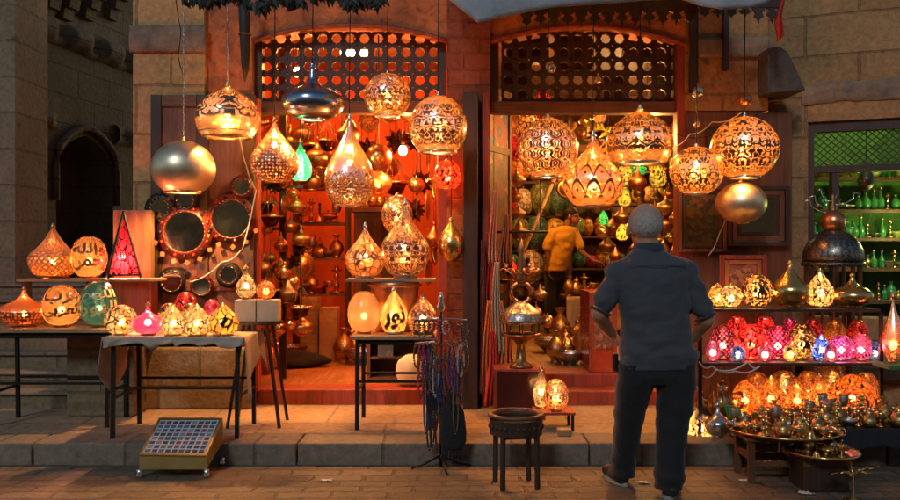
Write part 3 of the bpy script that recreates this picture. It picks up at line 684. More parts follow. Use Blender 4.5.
# --------------------------- left shelf and tables
def slab_box(name,label,cat,x0,x1,ytop,Yf,Yb,th,mat,parent=None):
    mb=MB(); z=WZ(ytop,Yf); mb.box(WX(x0,Yf),Yf,z-th,WX(x1,Yf),Yb,z); o=mb.build(name,M[mat],parent,bevel=.004)
    return tag(o,label,cat) if label else o
def table(name,label,x0,x1,z,Yf,Yb,feet_dy=.04,leg=.028,group=None,braces=True,topmat='wood_light',th=.03,z0=.15,low=.35):
    t=thing(name,label,'table',((x0+x1)/2,(Yf+Yb)/2,z0),group); hx=(x1-x0)/2; hy=(Yb-Yf)/2; h=z-z0
    mb=MB(); mb.box(-hx,-hy,h-th,hx,hy,h); mb.build('table_top',M[topmat],t,bevel=.004)
    ix=hx-.05; iy=hy-.05
    for sx in (-1,1):
        for sy in (-1,1):
            mb=MB(); mb.bar((sx*ix,sy*iy,h-th),(sx*(ix-.0),sy*(iy+feet_dy*.5),0),leg); mb.build('leg',M['iron'],t)
    if braces:
        for sy in (-1,1):
            mb=MB(); mb.bar((-ix,sy*iy,low),(ix,sy*iy,low),.018); mb.build('stretcher',M['iron'],t)
            mb=MB(); mb.bar((-ix,sy*iy,h-th-.02),(ix,sy*iy,h-th-.02),.018,.03); mb.build('apron',M['iron'],t)
        for sx in (-1,1):
            mb=MB(); mb.bar((sx*ix,-iy,low*.8),(sx*ix,iy,low*.8),.018); mb.build('stretcher',M['iron'],t)
    return t
# far left table (Y 6.55..7.0)
zA=WZ(329,6.55)
table('trestle_table','low dark legged table carrying copper and calligraphy lamps at far left',WX(-16,6.55),WX(112,6.55),zA,6.55,7.0,low=.33)
zS=WZ(279,6.75)
sh=slab_box('display_shelf','narrow pale board shelf holding the cone lamp, script egg and red pyramid','shelf',16,156,279,6.78,7.05,.02,'wood_light')
mb=MB(); mb.box(WX(84,6.85),6.88,zA+.002,WX(150,6.85),7.04,WZ(279,6.78)-.022); tag(mb.build('wooden_crate',M['wood_red'],bevel=.006),'reddish wooden crate propping up the pale board shelf','crate')
mb=MB(); mb.box(WX(18,6.85),6.9,zA+.002,WX(23,6.85),7.0,WZ(279,6.78)-.022); tag(mb.build('shelf_prop',M['wood_dark'],bevel=.003),'thin dark post propping the left end of the board shelf','post')
mb=MB(); mb.box(WX(113,7.2),7.2,WZ(345,7.2),WX(151,7.2),7.29,WZ(210,7.2)); tag(mb.build('backing_board',M['wood_mid'],bevel=.006),'pale upright board standing behind the red pyramid lamp','board')
Ysh=6.9; zsh=WZ(279,6.78)
def on(zz,Y): return 250+(H-zz)*F/Y     # pixel row of a height
def stand(name,label,kind,cx,w,y0,Y,z,shell,**k):
    yb=on(z+.001,Y); return lantern(name,label,kind,(cx-w/2,y0,cx+w/2,yb),Y,shell,**k)
stand('cone_lamp','wide copper lamp with tall ribbed cone top on the board shelf','cone',53,47,223,Ysh,zsh,'copper_weave',trim='copper',power=6*W,band=[.40],cat='table lamp',lz=.28)
e1=stand('egg_lamp','cream egg lamp with two rows of black script between the cone lamp and red pyramid','egg',89,35,236,Ysh,zsh,'cream_plain',power=3.2*W,cat='table lamp',topper=False,trim='copper')
stand('squat_lamp','squat dark copper lamp with pinhole belly at the far left end of the table','squat',24,50,286,6.75,zA,'copper_dots',trim='copper',power=6*W,cat='table lamp',lz=.3)
e2=stand('egg_lamp','round cream egg lamp with large black script below the shelf','egg',61.5,38,285,6.72,zA,'cream_plain',power=3.2*W,cat='table lamp',topper=False,trim='copper')
e3=stand('egg_lamp','blue and green egg lamp with gold script beside the cream script egg','egg',99,37,281,6.72,zA,'bluegreen',power=6*W,cat='table lamp',topper=False,trim='copper')
# pyramid lamp
Yp=6.88; base=thing('pyramid_lamp','black framed pyramid lamp with glowing red pierced panels','table lamp',(WX(123.5,Yp),Yp,zsh+.002),rz=math.radians(24))
hp=WZ(209,Yp)-zsh-.03; rp_=.165
cor=[Vector((rp_*math.cos(a),rp_*math.sin(a),.03)) for a in (PI/4,3*PI/4,5*PI/4,7*PI/4)]; ap=Vector((0,0,hp))
for k in range(4):
    a,b=cor[k],cor[(k+1)%4]; mb=MB(); q=.96
    mb.add([a*q,b*q,ap],[(0,1,2)],uvs=[[(0,0),(.4,0),(.2,.45)]]); mb.build('panel',M['red_cells' if k!=3 else 'white_cells'],base,fixn=False)
for k in range(4):
    mb=MB(); mb.bar(cor[k],ap,.014); mb.build('edge_bar',M['iron'],base); mb=MB(); mb.bar(cor[k],cor[(k+1)%4],.016); mb.build('base_bar',M['iron'],base)
    mb=MB(); mb.bar(cor[k],(cor[k].x,cor[k].y,0),.016); mb.build('foot',M['iron'],base)
mb=MB(); mb.sphere(ap+Vector((0,0,.0)),.014,10,6); mb.build('finial',M['iron'],base)
lamp_light(base,(0,0,.12),7*W,(1,.35,.2))
# front left table with cloth
zB=WZ(338,6.15); xl,xr=WX(104,6.15),WX(243,6.15)
table('folding_table','black metal folding table under a grey white cloth with glowing egg lamps',xl,xr,zB,6.15,6.75,low=.36)
M['cloth']=m_plain('grey_cloth',(.42,.34,.25),.9,0,.2,5,.4,.01); M['cloth2']=m_plain('white_cloth',(.7,.62,.5),.9,0,.2,6,.4,.01)
def drape(name,label,x0,x1,Yf,Yb,z,drop,mat,ph=0,parent=None,side=.12):
    mb=MB(); e=.012
    def edge(s):   # distance along front edge -> drop length
        return drop*(.35+.9*abs(noise.noise(Vector((s*3.3+ph,0,0))))+.5*max(0,noise.noise(Vector((s*9,4,ph)))))
    def fn(u,v):
        x=x0-e+(x1-x0+2*e)*u
        if v<.5: return (x,Yb-(Yb-Yf+e)*(v/.5),z+.006)
        k=(v-.5)/.5; dz=edge(x)*k
        return (x+.01*math.sin(x*40)*k,Yf-e-.03*k*(.4+noise.noise(Vector((x*14,k*2,ph))))-.01*math.sin(x*47+3*k)*k,z+.006-dz)
    mb.grid(fn,60,16)
    for sx,xx in ((-1,x0),(1,x1)):
        def f2(u,v,sx=sx,xx=xx):
            y=Yf-e+(Yb-Yf+e)*u; k=v; dz=side*(1+.5*math.sin(u*5+ph+sx))*k
            return (xx+sx*(e+.02*k*(1+math.sin(u*14+ph))),y,z+.006-dz)
        mb.grid(f2,20,8)
    o=mb.build(name,M[mat],parent,solid=.003); return tag(o,label,'tablecloth')
drape('tablecloth','crumpled grey white cloth draped over the folding table of egg lamps',xl,xr,6.15,6.75,zB,.13,'cloth',.5,side=.3)
zB+=.008
stand('egg_lamp','low round mosaic lamp at the left end of the cloth covered table','egg',121,32,305,6.3,zB,'mosaic_w',power=3.5*W,cat='table lamp',topper=False)
stand('globe_lamp','bright pink ribbed glass lamp with small neck among the mosaic eggs','squat',148,31,302,6.28,zB,'pink_glass',trim='copper',power=5*W,cat='table lamp',col=(1,.6,.5))
stand('egg_lamp','pale egg lamp with mosaic foot right of the pink lamp','flame',173,25,306,6.27,zB,'mosaic_w',power=3*W,cat='table lamp',topper=False)
stand('egg_lamp','yellow mosaic egg lamp with star patches in the middle of the cloth covered table','flame',197,28,304,6.25,zB,'mosaic_w',power=3.4*W,cat='table lamp',topper=False)
stand('egg_lamp','yellow and orange mosaic egg lamp at the right end of the cloth covered table','flame',223,31,303,6.27,zB,'mosaic_y',power=3.4*W,cat='table lamp',topper=False)
stand('egg_lamp','plain yellow egg lamp standing behind the pale one on the cloth','egg',169,22,303,6.5,zB,'mosaic_y',power=1.6*W,cat='table lamp',topper=False)
stand('egg_lamp','amber yellow egg lamp behind the star patched egg','egg',191,25,303,6.5,zB,'mosaic_y',power=1.8*W,cat='table lamp',topper=False)
stand('egg_lamp','deep red egg lamp standing at the back of the cloth covered table','egg',186,25,292,6.66,zB,'red_glass',trim='copper',power=2.2*W,cat='table lamp',topper=False)
stand('egg_lamp','dark striped glass egg lamp behind the orange mosaic egg','egg',212,19,299,6.6,zB,'pink_glass',trim='copper',power=.25*W,cat='table lamp',topper=False)
# text wrapped on eggs
FORMS={'ا':('\uFE8D','\uFE8E',None,None),'ل':('\uFEDD','\uFEDE','\uFEDF','\uFEE0'),'ن':('\uFEE5','\uFEE6','\uFEE7','\uFEE8'),'و':('\uFEED','\uFEEE',None,None),'ر':('\uFEAD','\uFEAE',None,None),
 'ع':('\uFEC9','\uFECA','\uFECB','\uFECC'),'ب':('\uFE8F','\uFE90','\uFE91','\uFE92'),'ي':('\uFEF1','\uFEF2','\uFEF3','\uFEF4'),'ه':('\uFEE9','\uFEEA','\uFEEB','\uFEEC'),'م':('\uFEE1','\uFEE2','\uFEE3','\uFEE4'),'ش':('\uFEB5','\uFEB6','\uFEB7','\uFEB8'),'ق':('\uFED5','\uFED6','\uFED7','\uFED8'),'ح':('\uFEA1','\uFEA2','\uFEA3','\uFEA4'),'ة':('\uFE93','\uFE94',None,None)}
def shape_ar(s):
    out=[]
    for i,c in enumerate(s):
        if c not in FORMS: out.append(c); continue
        f=FORMS[c]; prev=i>0 and s[i-1] in FORMS and FORMS[s[i-1]][2] is not None; nxt=i<len(s)-1 and s[i+1] in FORMS and f[2] is not None
        g=f[3] if prev and nxt else f[1] if prev else f[2] if nxt else f[0]; out.append(g)
    return ''.join(reversed(out))
def text_mesh(s,bold=.0):
    c=bpy.data.curves.new('t','FONT'); c.body=s; c.size=1; c.align_x='CENTER'; c.offset=bold; c.resolution_u=3
    o=bpy.data.objects.new('t',c); COL.objects.link(o); dg=bpy.context.evaluated_depsgraph_get(); dg.update()
    me=bpy.data.meshes.new_from_object(o.evaluated_get(dg)); bpy.data.objects.remove(o); bpy.data.curves.remove(c); return me
def wrap_text(t,s,mat,zfrac,hfrac,span,phi0,kind,name='script',bold=.02,topper=False):
    r=t['_r']; h=t['_h']; fh=.045*h; body=h-fh-(.07*h if topper else 0); pf=prof(kind,r,body)
    me=text_mesh(shape_ar(s),bold)
    if not me.vertices: return
    bm=bmesh.new(); bm.from_mesh(me)
    xs=[v.co.x for v in bm.verts]; ys=[v.co.y for v in bm.verts]; x0,x1,y0,y1=min(xs),max(xs),min(ys),max(ys)
    for k in range(1,24):
        bmesh.ops.bisect_plane(bm,geom=bm.verts[:]+bm.edges[:]+bm.faces[:],plane_co=(x0+(x1-x0)*k/24,0,0),plane_no=(1,0,0))
    for k in range(1,8):
        bmesh.ops.bisect_plane(bm,geom=bm.verts[:]+bm.edges[:]+bm.faces[:],plane_co=(0,y0+(y1-y0)*k/8,0),plane_no=(0,1,0))
    def rad(z):
        z-=fh
        for i in range(len(pf)-1):
            if pf[i][1]<=z<=pf[i+1][1]:
                q=(z-pf[i][1])/max(1e-6,pf[i+1][1]-pf[i][1]); return pf[i][0]+(pf[i+1][0]-pf[i][0])*q
        return pf[-1][0]
    for v in bm.verts:
        a=phi0+((v.co.x-x0)/(x1-x0)-.5)*span; z=h*(zfrac+((v.co.y-y0)/(y1-y0)-.5)*hfrac); rr=rad(z)+.0035
        v.co=(rr*math.cos(a),rr*math.sin(a),z)
    bm.to_mesh(me); bm.free(); me.materials.clear(); me.materials.append(mat)
    o=bpy.data.objects.new(name,me); COL.objects.link(o); o.parent=t; return o
M['ink']=m_plain('black_ink',(.03,.012,.006),.6); M['goldink']=m_plain('gold_ink',(.75,.55,.18),.4,0)
def face_phi(t): return math.atan2(-t.location.y,-t.location.x)
for e,rows,mt in ((e1,(('والله',.68,.30),('رحمن',.36,.32)),'ink'),(e2,(('عرب',.70,.28),('العربي',.38,.38)),'ink'),(e3,(('اللهم',.70,.24),('النور',.42,.36)),'goldink')):
    for s_,zf,hf in rows: wrap_text(e,s_,M[mt],zf,hf,2.1,face_phi(e),'egg',bold=.025)
# --------------------------- small tray stand with two boxes and figure lamps
zC=WZ(321,6.7); ts=thing('tray_stand','small dark folding tray stand holding two cream gift boxes','stand',(WX(258,6.7),6.7,.15))
hx=WX(283,6.7)-WX(258,6.7)
mb=MB(); mb.lathe([(hx,zC-.17),(hx,zC-.15)],28,smooth=False,sy=.8); mb.build('tray',M['wood_dark'],ts)
for sx,sy in ((-1,-1),(1,-1),(-1,1),(1,1)):
    mb=MB(); mb.bar((sx*hx*.45,sy*.1,zC-.17),(sx*hx*1.02,sy*.16,0),.02); mb.build('leg',M['wood_dark'],ts)
for i,(a,b,y) in enumerate(((234.5,255.5,6.62),(256.5,277.5,6.63))):
    mb=MB(); mb.box(WX(a,y),y,zC+.002,WX(b,y),y+.15,WZ(300,y)); tag(mb.build('gift_box',M['carton'],bevel=.004),['cream cardboard box under the little figure lamp, nearer the mirrors','cream cardboard box under the stubby lit jar, nearer the doorway'][i],'box')
zG=WZ(300,6.62)+.003
stand('figure_lamp','tiny lit lamp shaped like a seated figure on the left cream box','tear',246,20,265,6.7,zG,'mosaic_w',power=1.4*W,cat='table lamp')
stand('jar_lamp','stubby lit mosaic jar lamp on the right cream box','egg',266,19,280,6.7,zG,'mosaic_o',power=1.2*W,cat='table lamp')
# --------------------------- middle table
zD=WZ(336,6.45)
table('display_table','narrow black legged table in the left doorway with three glowing lamps',WX(350,6.45),WX(436,6.45),zD,6.45,7.0,low=.36,leg=.03)
stand('egg_lamp','smooth pink alabaster egg lamp on the doorway table','egg',364,33,291,6.65,zD,'alabaster',power=3.6*W,cat='table lamp',topper=False,trim='copper')
t17=stand('bulb_lamp','white bulb shaped lamp with large black calligraphy stroke on the doorway table','flame',394,28,286,6.6,zD,'cream_plain',power=5*W,cat='table lamp',trim='silver')
stand('bulb_lamp','lacy pierced egg lamp right of the calligraphy lamp on the doorway table','flame',423,31,293,6.6,zD,'filigree',power=4.5*W,cat='table lamp',trim='bronze')
wrap_text(t17,'نور',M['ink'],.36,.5,1.7,face_phi(t17),'flame',topper=True,bold=.04)
pot=thing('copper_pot','large upturned copper pot behind the doorway table lamps carrying the board shelf','pot',(WX(395,6.86),6.86,zD+.001)); ph=WZ(279,6.86)-zD-.02
mb=MB(); mb.lathe([(.0,0),(.15,0),(.165,.02),(.18,ph*.6),(.195,ph*.93),(.2,ph)],36); mb.build('body',M['copper'],pot)
mb=MB(); mb.torus((0,0,ph-.03),.203,.012,seg=36); mb.build('rim',M['copper'],pot)
mb=MB(); zE=zD+ph+.024; mb.box(WX(345,6.7),6.68,zD+ph+.003,WX(436,6.7),7.02,zE); tag(mb.build('display_shelf',M['wood_light'],bevel=.003),'pale board resting on the copper pot with two lacy lamps','shelf')
stand('teardrop_lamp','smaller lacy teardrop lamp at the left of the board over the copper pot','tearwide',365,40,222,6.85,zE,'s_tear2',power=5*W,cat='table lamp',trim='silver',band=[.34])
stand('teardrop_lamp','larger tall lacy teardrop lamp on the board over the copper pot','tearwide',405,49,198,6.85,zE,'filigree',power=8*W,cat='table lamp',trim='silver',band=[.34])
stand('globe_lamp','round ivory filigree globe lamp peeping behind the tall lacy teardrop','globe',397,31,192,7.25,1.62,'filigree',power=3*W,cat='lamp',open_r=.4)
# ---------------------------------------------------------------- small brassware templates (local metres)
def simple(name,parts):
    """first call makes the template at origin; parts = [(child name, MB, material key)]"""
    t=thing(name,'tmp','tmp',(0,0,-50))
    for n,m,mt in parts: m.build(n,M[mt],t)
    return t
def L(*pr,seg=20,c=(0,0,0),**k): return MB().lathe(spline(pr,3),seg,c,**k)
TMPL={}; TUSED={}
def make_templates():
    TMPL['brass_cup']=simple('brass_cup',[('bowl',L((.002,.035),(.02,.037),(.034,.055),(.037,.085)),'gold'),('foot',L((.026,0),(.024,.006),(.007,.014),(.007,.03),(.012,.036)),'gold')])
    b=L((.002,0),(.035,0),(.05,.03),(.045,.06),(.02,.085),(.018,.095),seg=22)
    sp=MB(); sp.tube([(.04,0,.03),(.07,0,.045),(.085,0,.08),(.095,0,.095)],[.012,.009,.006,.004],8)
    hd=MB(); hd.tube([(-.035,0,.075),(-.07,0,.08),(-.08,0,.05),(-.045,0,.02)],.004,6)
    ld=L((.021,.096),(.016,.108),(.004,.114),(.006,.122),(.001,.128))
    TMPL['brass_teapot']=simple('brass_teapot',[('body',b,'brass_etched'),('spout',sp,'gold'),('handle',hd,'gold'),('lid',ld,'gold')])
    TMPL['candlestick']=simple('candlestick',[('base',L((.04,0),(.038,.008),(.012,.02)),'gold'),('stem',L((.010,.02),(.016,.045),(.007,.06),(.014,.09),(.006,.11)),'gold'),('drip_cup',L((.006,.11),(.026,.118),(.028,.124),(.012,.126),(.012,.145)),'gold')])
    TMPL['metal_bowl']=simple('metal_bowl',[('bowl',L((.025,0),(.028,.01),(.055,.03),(.062,.05),(.058,.05),(.05,.032),(.002,.016),caps=False),'silver_etched')])
    TMPL['hand_bell']=simple('hand_bell',[('bell',L((.034,0),(.028,.02),(.02,.045),(.004,.055)),'gold'),('handle',L((.004,.055),(.008,.07),(.005,.085),(.009,.1),(.001,.108)),'wood_dark')])
    TMPL['brass_vase']=simple('brass_vase',[('body',L((.002,0),(.025,0),(.022,.012),(.042,.05),(.03,.085),(.012,.105),(.014,.12),(.024,.132)),'brass_etched')])
    TMPL['genie_lamp']=simple('genie_lamp',[('body',MB().lathe(spline([(.02,0),(.018,.01),(.05,.03),(.045,.045),(.01,.06),(.002,.07)],3),18,sx=1.3),'gold'),('spout',MB().tube([(.05,0,.03),(.09,0,.04),(.105,0,.052)],[.014,.009,.006],8),'gold'),('handle',MB().torus((-.08,0,.038),.022,.004,M=Matrix.Rotation(PI/2,3,'X'),seg=16,rs=5),'gold')])
    TMPL['trinket_box']=simple('trinket_box',[('box',MB().box(-.04,-.03,0,.04,.03,.035),'copper_etched'),('lid',MB().box(-.043,-.033,.0355,.043,.033,.046),'gold')])
    TMPL['metal_goblet']=simple('metal_goblet',[('cup',L((.003,.06),(.02,.065),(.03,.09),(.028,.13)),'silver_etched'),('stem',L((.03,0),(.028,.005),(.006,.014),(.009,.035),(.005,.06)),'silver')])
make_templates()
def put(kind,loc,label,group,rz=0,s=1,cat=None):
    t=TMPL[kind]
    if kind not in TUSED:
        TUSED[kind]=1; t.location=loc; t.rotation_euler=(0,0,rz); t.scale=(s,s,s)
        t['label']=label; t['category']=cat or CATS[kind]; t['group']=group; return t
    r=copy_tree(t,loc,label,rz,s); r['group']=group; return r
CATS={'brass_cup':'cup','brass_teapot':'teapot','candlestick':'candlestick','metal_bowl':'bowl','hand_bell':'bell','brass_vase':'vase','genie_lamp':'oil lamp','trinket_box':'box','metal_goblet':'goblet'}
NICE={'brass_cup':'small footed brass cup','brass_teapot':'etched brass teapot with curved spout','candlestick':'short turned brass candlestick','metal_bowl':'small etched silver bowl','hand_bell':'little brass hand bell with dark handle','brass_vase':'bulging etched brass vase','genie_lamp':'low brass oil lamp with long spout','trinket_box':'copper trinket box with gold lid','metal_goblet':'slim silver goblet'}
KS=list(NICE)
def scatter(spots,where,grp,s0=.8,s1=1.25,kinds=KS):
    for i,(x,y,z) in enumerate(spots):
        k=kinds[i%len(kinds)]; put(k,(x,y,z),NICE[k]+' '+where,NICE[k]+' '+grp,random.uniform(0,6.28),random.uniform(s0,s1))
def poisson(n,fn,dmin,tries=4000):
    out=[]
    for _ in range(tries):
        p=fn()
        if p is not None and all((p[0]-q[0])**2+(p[1]-q[1])**2>dmin*dmin for q in out): out.append(p)
        if len(out)>=n: break
    return out
# --------------------------- right rack
Yr=6.3; Yrb=6.8; X0,X1=WX(700,Yr),WX(881,Yr)
z1,z2,z3=WZ(309,Yr),WZ(363,Yr),WZ(418,Yr)
rk=thing('display_rack','three tier dark metal rack crowded with lit mosaic lamps at right','rack',((X0+X1)/2,(Yr+Yrb)/2,.15))
hx=(X1-X0)/2; hy=.25
for z in (z1,z2,z3):
    mb=MB(); mb.box(-hx,-hy,z-.15-.022,hx,hy,z-.15); mb.build('shelf',M['wood_dark'],rk,bevel=.003)
for sx in (-1,1):
    for sy in (-1,1):
        mb=MB(); mb.box(sx*hx-.012,sy*hy-.012,0,sx*hx+.012,sy*hy+.012,z1-.15-.024); mb.build('post',M['iron'],rk)
st_=lambda *a,**k: stand(*a,cat=k.pop('cat','table lamp'),**k)
st_('globe_lamp','small yellow glass globe lamp at the left end of the rack top','globe',718,20,283,6.5,z1,'mosaic_y',power=2.5*W,open_r=.4)
st_('star_lamp','little lamp with pale star shaped opening beside the yellow globe on the rack top','globe',731,22,283,6.42,z1,'mosaic_w',power=2.5*W,open_r=.4)
st_('egg_lamp','pale egg lamp covered in curling scrolls on the rack top','egg',757,30,274,6.45,z1,'swirl',power=4*W,topper=False)
st_('teardrop_lamp','plain shiny gold teardrop lamp with tall neck on the rack top','tearwide',790,38,260,6.45,z1,'gold')
st_('flame_lamp','flame shaped glowing mosaic lamp between the plain gold and blue tinted lamps','flame',820,27,268,6.45,z1,'mosaic_w',power=4.5*W)
st_('squat_lamp','wide squat polished gold lamp with bluish top at the right end of the rack top','squat',852,40,273,6.45,z1,'gold')
# second shelf, glass lamps
st_('egg_lamp','pink beaded egg lamp at the left end of the middle shelf','egg',723,27,325,6.5,z2,'mosaic_p',power=1.6*W,topper=False)
st_('egg_lamp','small blue dotted egg lamp right of the pink beaded egg','egg',738,15,346,6.4,z2,'mosaic_b',power=1.0*W,topper=False,col=(.4,.5,1))
st_('egg_lamp','bright red glass egg lamp right of the small blue egg','egg',751,29,324,6.48,z2,'red_glass',power=8*W,topper=False,col=(1,.35,.25))
st_('egg_lamp','magenta dimpled egg lamp between the bright red and the orange eggs','egg',778,28,325,6.48,z2,'mosaic_p',power=4*W,topper=False,col=(1,.3,.25))
st_('egg_lamp','orange egg lamp with ringed eye pattern on the middle shelf','egg',802,26,324,6.48,z2,'swirl',power=2.6*W,topper=False)
st_('flame_lamp','blue and white beaded flame lamp right of the ringed orange egg','flame',821,21,334,6.42,z2,'mosaic_b',power=6*W,topper=False,col=(.5,.6,1))
st_('egg_lamp','purple and red beaded lamp next to the blue flame lamp','egg',841,24,335,6.42,z2,'mosaic_p',power=5*W,topper=False,col=(1,.4,.7))
st_('egg_lamp','magenta beaded lamp at the right end of the middle shelf','egg',861,22,334,6.42,z2,'mosaic_p',power=4*W,topper=False,col=(1,.3,.3))
st_('egg_lamp','ruby glass egg lamp half hidden at the back between the pink and red eggs','egg',737,24,316,6.7,z2,'red_glass',power=4*W,topper=False,col=(1,.3,.25))
st_('egg_lamp','ruby glass egg lamp half hidden at the back between the red and magenta eggs','egg',765,24,316,6.7,z2,'red_glass',power=4*W,topper=False,col=(1,.3,.25))
for i,(cx,w,y0,Yy,sh_,pw,cl,lab) in enumerate(((713,15,340,6.38,'mosaic_p',2,(1,.3,.5),'tiny purple beaded lamp at the very left of the middle shelf'),(765,13,344,6.36,'mosaic_p',2,(1,.4,.6),'tiny pink beaded lamp in front between the bright red and magenta eggs'),(790,13,345,6.36,'mosaic_y',2,(1,.5,.2),'tiny amber mosaic lamp in front of the dimpled magenta egg'),(831,13,344,6.34,'mosaic_p',2,(1,.3,.5),'tiny magenta lamp in front of the blue flame lamp'),(790,22,318,6.7,'mosaic_p',3,(1,.3,.5),'pink beaded egg lamp at the back behind the ringed orange egg'),(813,22,319,6.7,'red_glass',3,(1,.3,.2),'ruby glass egg lamp at the back behind the blue flame lamp'),(835,22,320,6.7,'mosaic_o',3,(1,.4,.1),'amber mosaic egg at the back behind the purple beaded lamp'),(858,22,320,6.7,'red_glass',3,(1,.3,.2),'ruby glass egg lamp at the back right corner of the middle shelf'),(875,13,342,6.4,'mosaic_b',2,(.4,.5,1),'tiny blue beaded lamp at the right end of the middle shelf'))):
    st_('egg_lamp',lab,'egg',cx,w,y0,Yy,z2,sh_,power=pw*2,topper=False,col=cl)
for i,(cx,w,y0) in enumerate(((757,27,372),(784,28,370),(808,26,371),(833,27,369),(866,25,372))):
    st_('egg_lamp',['amber mosaic egg lamp in the back row, far left of the bottom shelf','amber mosaic egg lamp in the back row, left middle of the bottom shelf','amber mosaic egg lamp in the back row, centre of the bottom shelf','amber mosaic egg lamp in the back row, right middle of the bottom shelf','amber mosaic egg lamp in the back row, far right of the bottom shelf'][i],'egg',cx,w,y0,6.65,z3,'filigree' if i%2 else 'mosaic_o',power=16,topper=False)
# bottom shelf, orange mosaic domes
for i,(cx,w,y0,kind,lab) in enumerate(((745,30,380,'dome','orange mosaic dome lamp at the left end of the bottom shelf'),(771,31,376,'flame','bright orange mosaic lamp with peaked top second along the bottom shelf'),(797,26,381,'dome','small orange mosaic dome lamp in the middle of the bottom shelf'),(819,26,372,'cone','cone topped orange mosaic lamp with bluish cap on the bottom shelf'),(852,52,374,'dome','widest orange mosaic dome lamp at the right end of the bottom shelf'))):
    st_('dome_lamp' if kind=='dome' else 'peaked_lamp',lab,kind,cx,w,y0,6.42,z3,'mosaic_o',power=(5 if w<40 else 8)*W,topper=(kind=='cone'))
put('brass_teapot',(WX(722,6.45),6.45,z3+.001),'large bellied teapot at the left end of the bottom rack shelf','teapots',rz=2.5,s=2.1)
scatter([(X0+.45+.13*k,6.16+.0*k,z3-.0) for k in range(0)],'',' ')
# low brass bench in front
def round_tray(name,label,x,y,z,r,mat='brass_etched'):
    t=thing(name,label,'tray',(x,y,z)); mb=MB(); mb.lathe([(.001,.0),(r*.88,.0),(r*.94,.004),(r,.016),(r*1.01,.02),(r*.99,.024),(r*.93,.012),(r*.86,.008),(.001,.008)],56,caps=False); mb.build('plate',M[mat],t)
    mb=MB(); mb.torus((0,0,.021),r,.006,seg=56,rs=6); mb.build('rim',M['gold'],t); return t
tx,ty=WX(783,5.72),5.72; tz=.30
round_tray('brass_tray','large round brass tray on a wooden stool crowded with small brassware',tx,ty,tz,.36)
sx_=WX(767,5.7); stl=thing('wooden_stool','rough low wooden stool carrying the large brass tray','stool',(sx_,5.7,0))
for a,b in ((-1,-1),(1,-1),(-1,1),(1,1)):
    mb=MB(); mb.box(a*.15-.02,b*.13-.02,0,a*.15+.02,b*.13+.02,.27); mb.build('leg',M['wood'],stl,bevel=.003)
mb=MB(); mb.box(-.19,-.17,.27,.19,.17,.295); mb.build('seat',M['wood_x'],stl,bevel=.004)
for b in (-1,1):
    mb=MB(); mb.box(-.13,b*.13-.012,.1,.13,b*.13+.012,.14); mb.build('stretcher',M['wood_x'],stl)
    mb=MB(); mb.box(b*.15-.01,-.11,.14,b*.15+.01,.11,.18); mb.build('stretcher',M['wood'],stl)
tx2,ty2=WX(822,5.42),5.42
round_tray('brass_tray','smaller brass tray tucked in front of and right of the large one',tx2,ty2,.22,.22)
cr=thing('low_crate','dark low crate under the smaller brass tray','crate',(tx2,ty2+.05,0))
mb=MB(); mb.box(-.14,-.12,0,.14,.12,.215); mb.build('box',M['wood_dark'],cr,bevel=.005)
mb=MB(); mb.box(-.145,-.126,.16,.145,-.1205,.2); mb.build('slat',M['wood'],cr)
bx0,bx1=WX(800,5.95),WX(925,5.95)
bn=thing('low_bench','low bench under a dark cloth covered with brassware at far right','bench',((bx0+bx1)/2,5.95,0))
h2=(bx1-bx0)/2; mb=MB(); mb.box(-h2,-.2,.28,h2,.28,.31); mb.build('bench_top',M['wood_dark'],bn)
for a in (-1,1):
    for b in (-1,1):
        mb=MB(); mb.box(a*(h2-.06)-.02,b*.15-.02+.03,.0,a*(h2-.06)+.02,b*.15+.02+.03,.28); mb.build('leg',M['wood_dark'],bn)
mb=MB(); mb.grid(lambda u,v:(-h2-.01+u*(2*h2+.02),-.215-.012*math.sin(u*44)*v,.315-.2*v*(.8+.2*math.sin(u*9))),50,8); mb.build('cloth',M['dark'],bn,solid=.003)
def disc(cx,cy,r,z):
    a=random.uniform(0,6.28); q=r*math.sqrt(random.random()); return (cx+q*math.cos(a),cy+q*math.sin(a),z)
scatter(poisson(40,lambda:disc(tx,ty,.32,tz+.009),.072),'among the brassware crowding the large round tray','on the large tray',.7,1.15)
scatter(poisson(9,lambda:disc(tx2,ty2,.16,.229),.10),'on the smaller brass tray by the bench','on the small tray',.6,.95)
scatter(poisson(64,lambda:(random.uniform(bx0+.04,bx1-.04),random.uniform(5.78,6.2),.312),.068),'heaped on the low cloth covered bench','on the low bench',.8,1.3)
scatter(poisson(16,lambda:(random.uniform(X0+.3,X1-.04),random.uniform(6.06,6.2)+.0,.151),.09),'under the rack behind the large tray','under the rack',1.2,1.7)
# things on the street, far right
gs=thing('gilt_branch','gilt leafy metal branch on a stand on the street in front of the brass bench','ornament',(WX(853,5.15),5.15,0))
mb=MB(); mb.lathe([(.06,0),(.055,.012),(.008,.02),(.006,.16)],18); mb.build('stand',M['gold'],gs)
for k in range(9):
    a=k*.72; ln=random.uniform(.08,.15); c=Vector((0,0,.16)); e=Vector((math.cos(a)*ln,math.sin(a)*ln*.7,.16+random.uniform(-.01,.06)))
    mb=MB(); mb.tube([c,(c+e)/2+Vector((0,0,.015)),e],.004,5); mid=(c+e)/2
    d_=(e-c).normalized(); sd=d_.cross(Vector((0,0,1))).normalized()*.018
    mb.add([e-d_*.05,e-d_*.02+sd+Vector((0,0,.006)),e+d_*.03,e-d_*.02-sd,e-d_*.02-Vector((0,0,.004))],[(0,1,4),(1,2,4),(2,3,4),(3,0,4)],True)
    mb.build('leaf_sprig',M['gold'],gs)
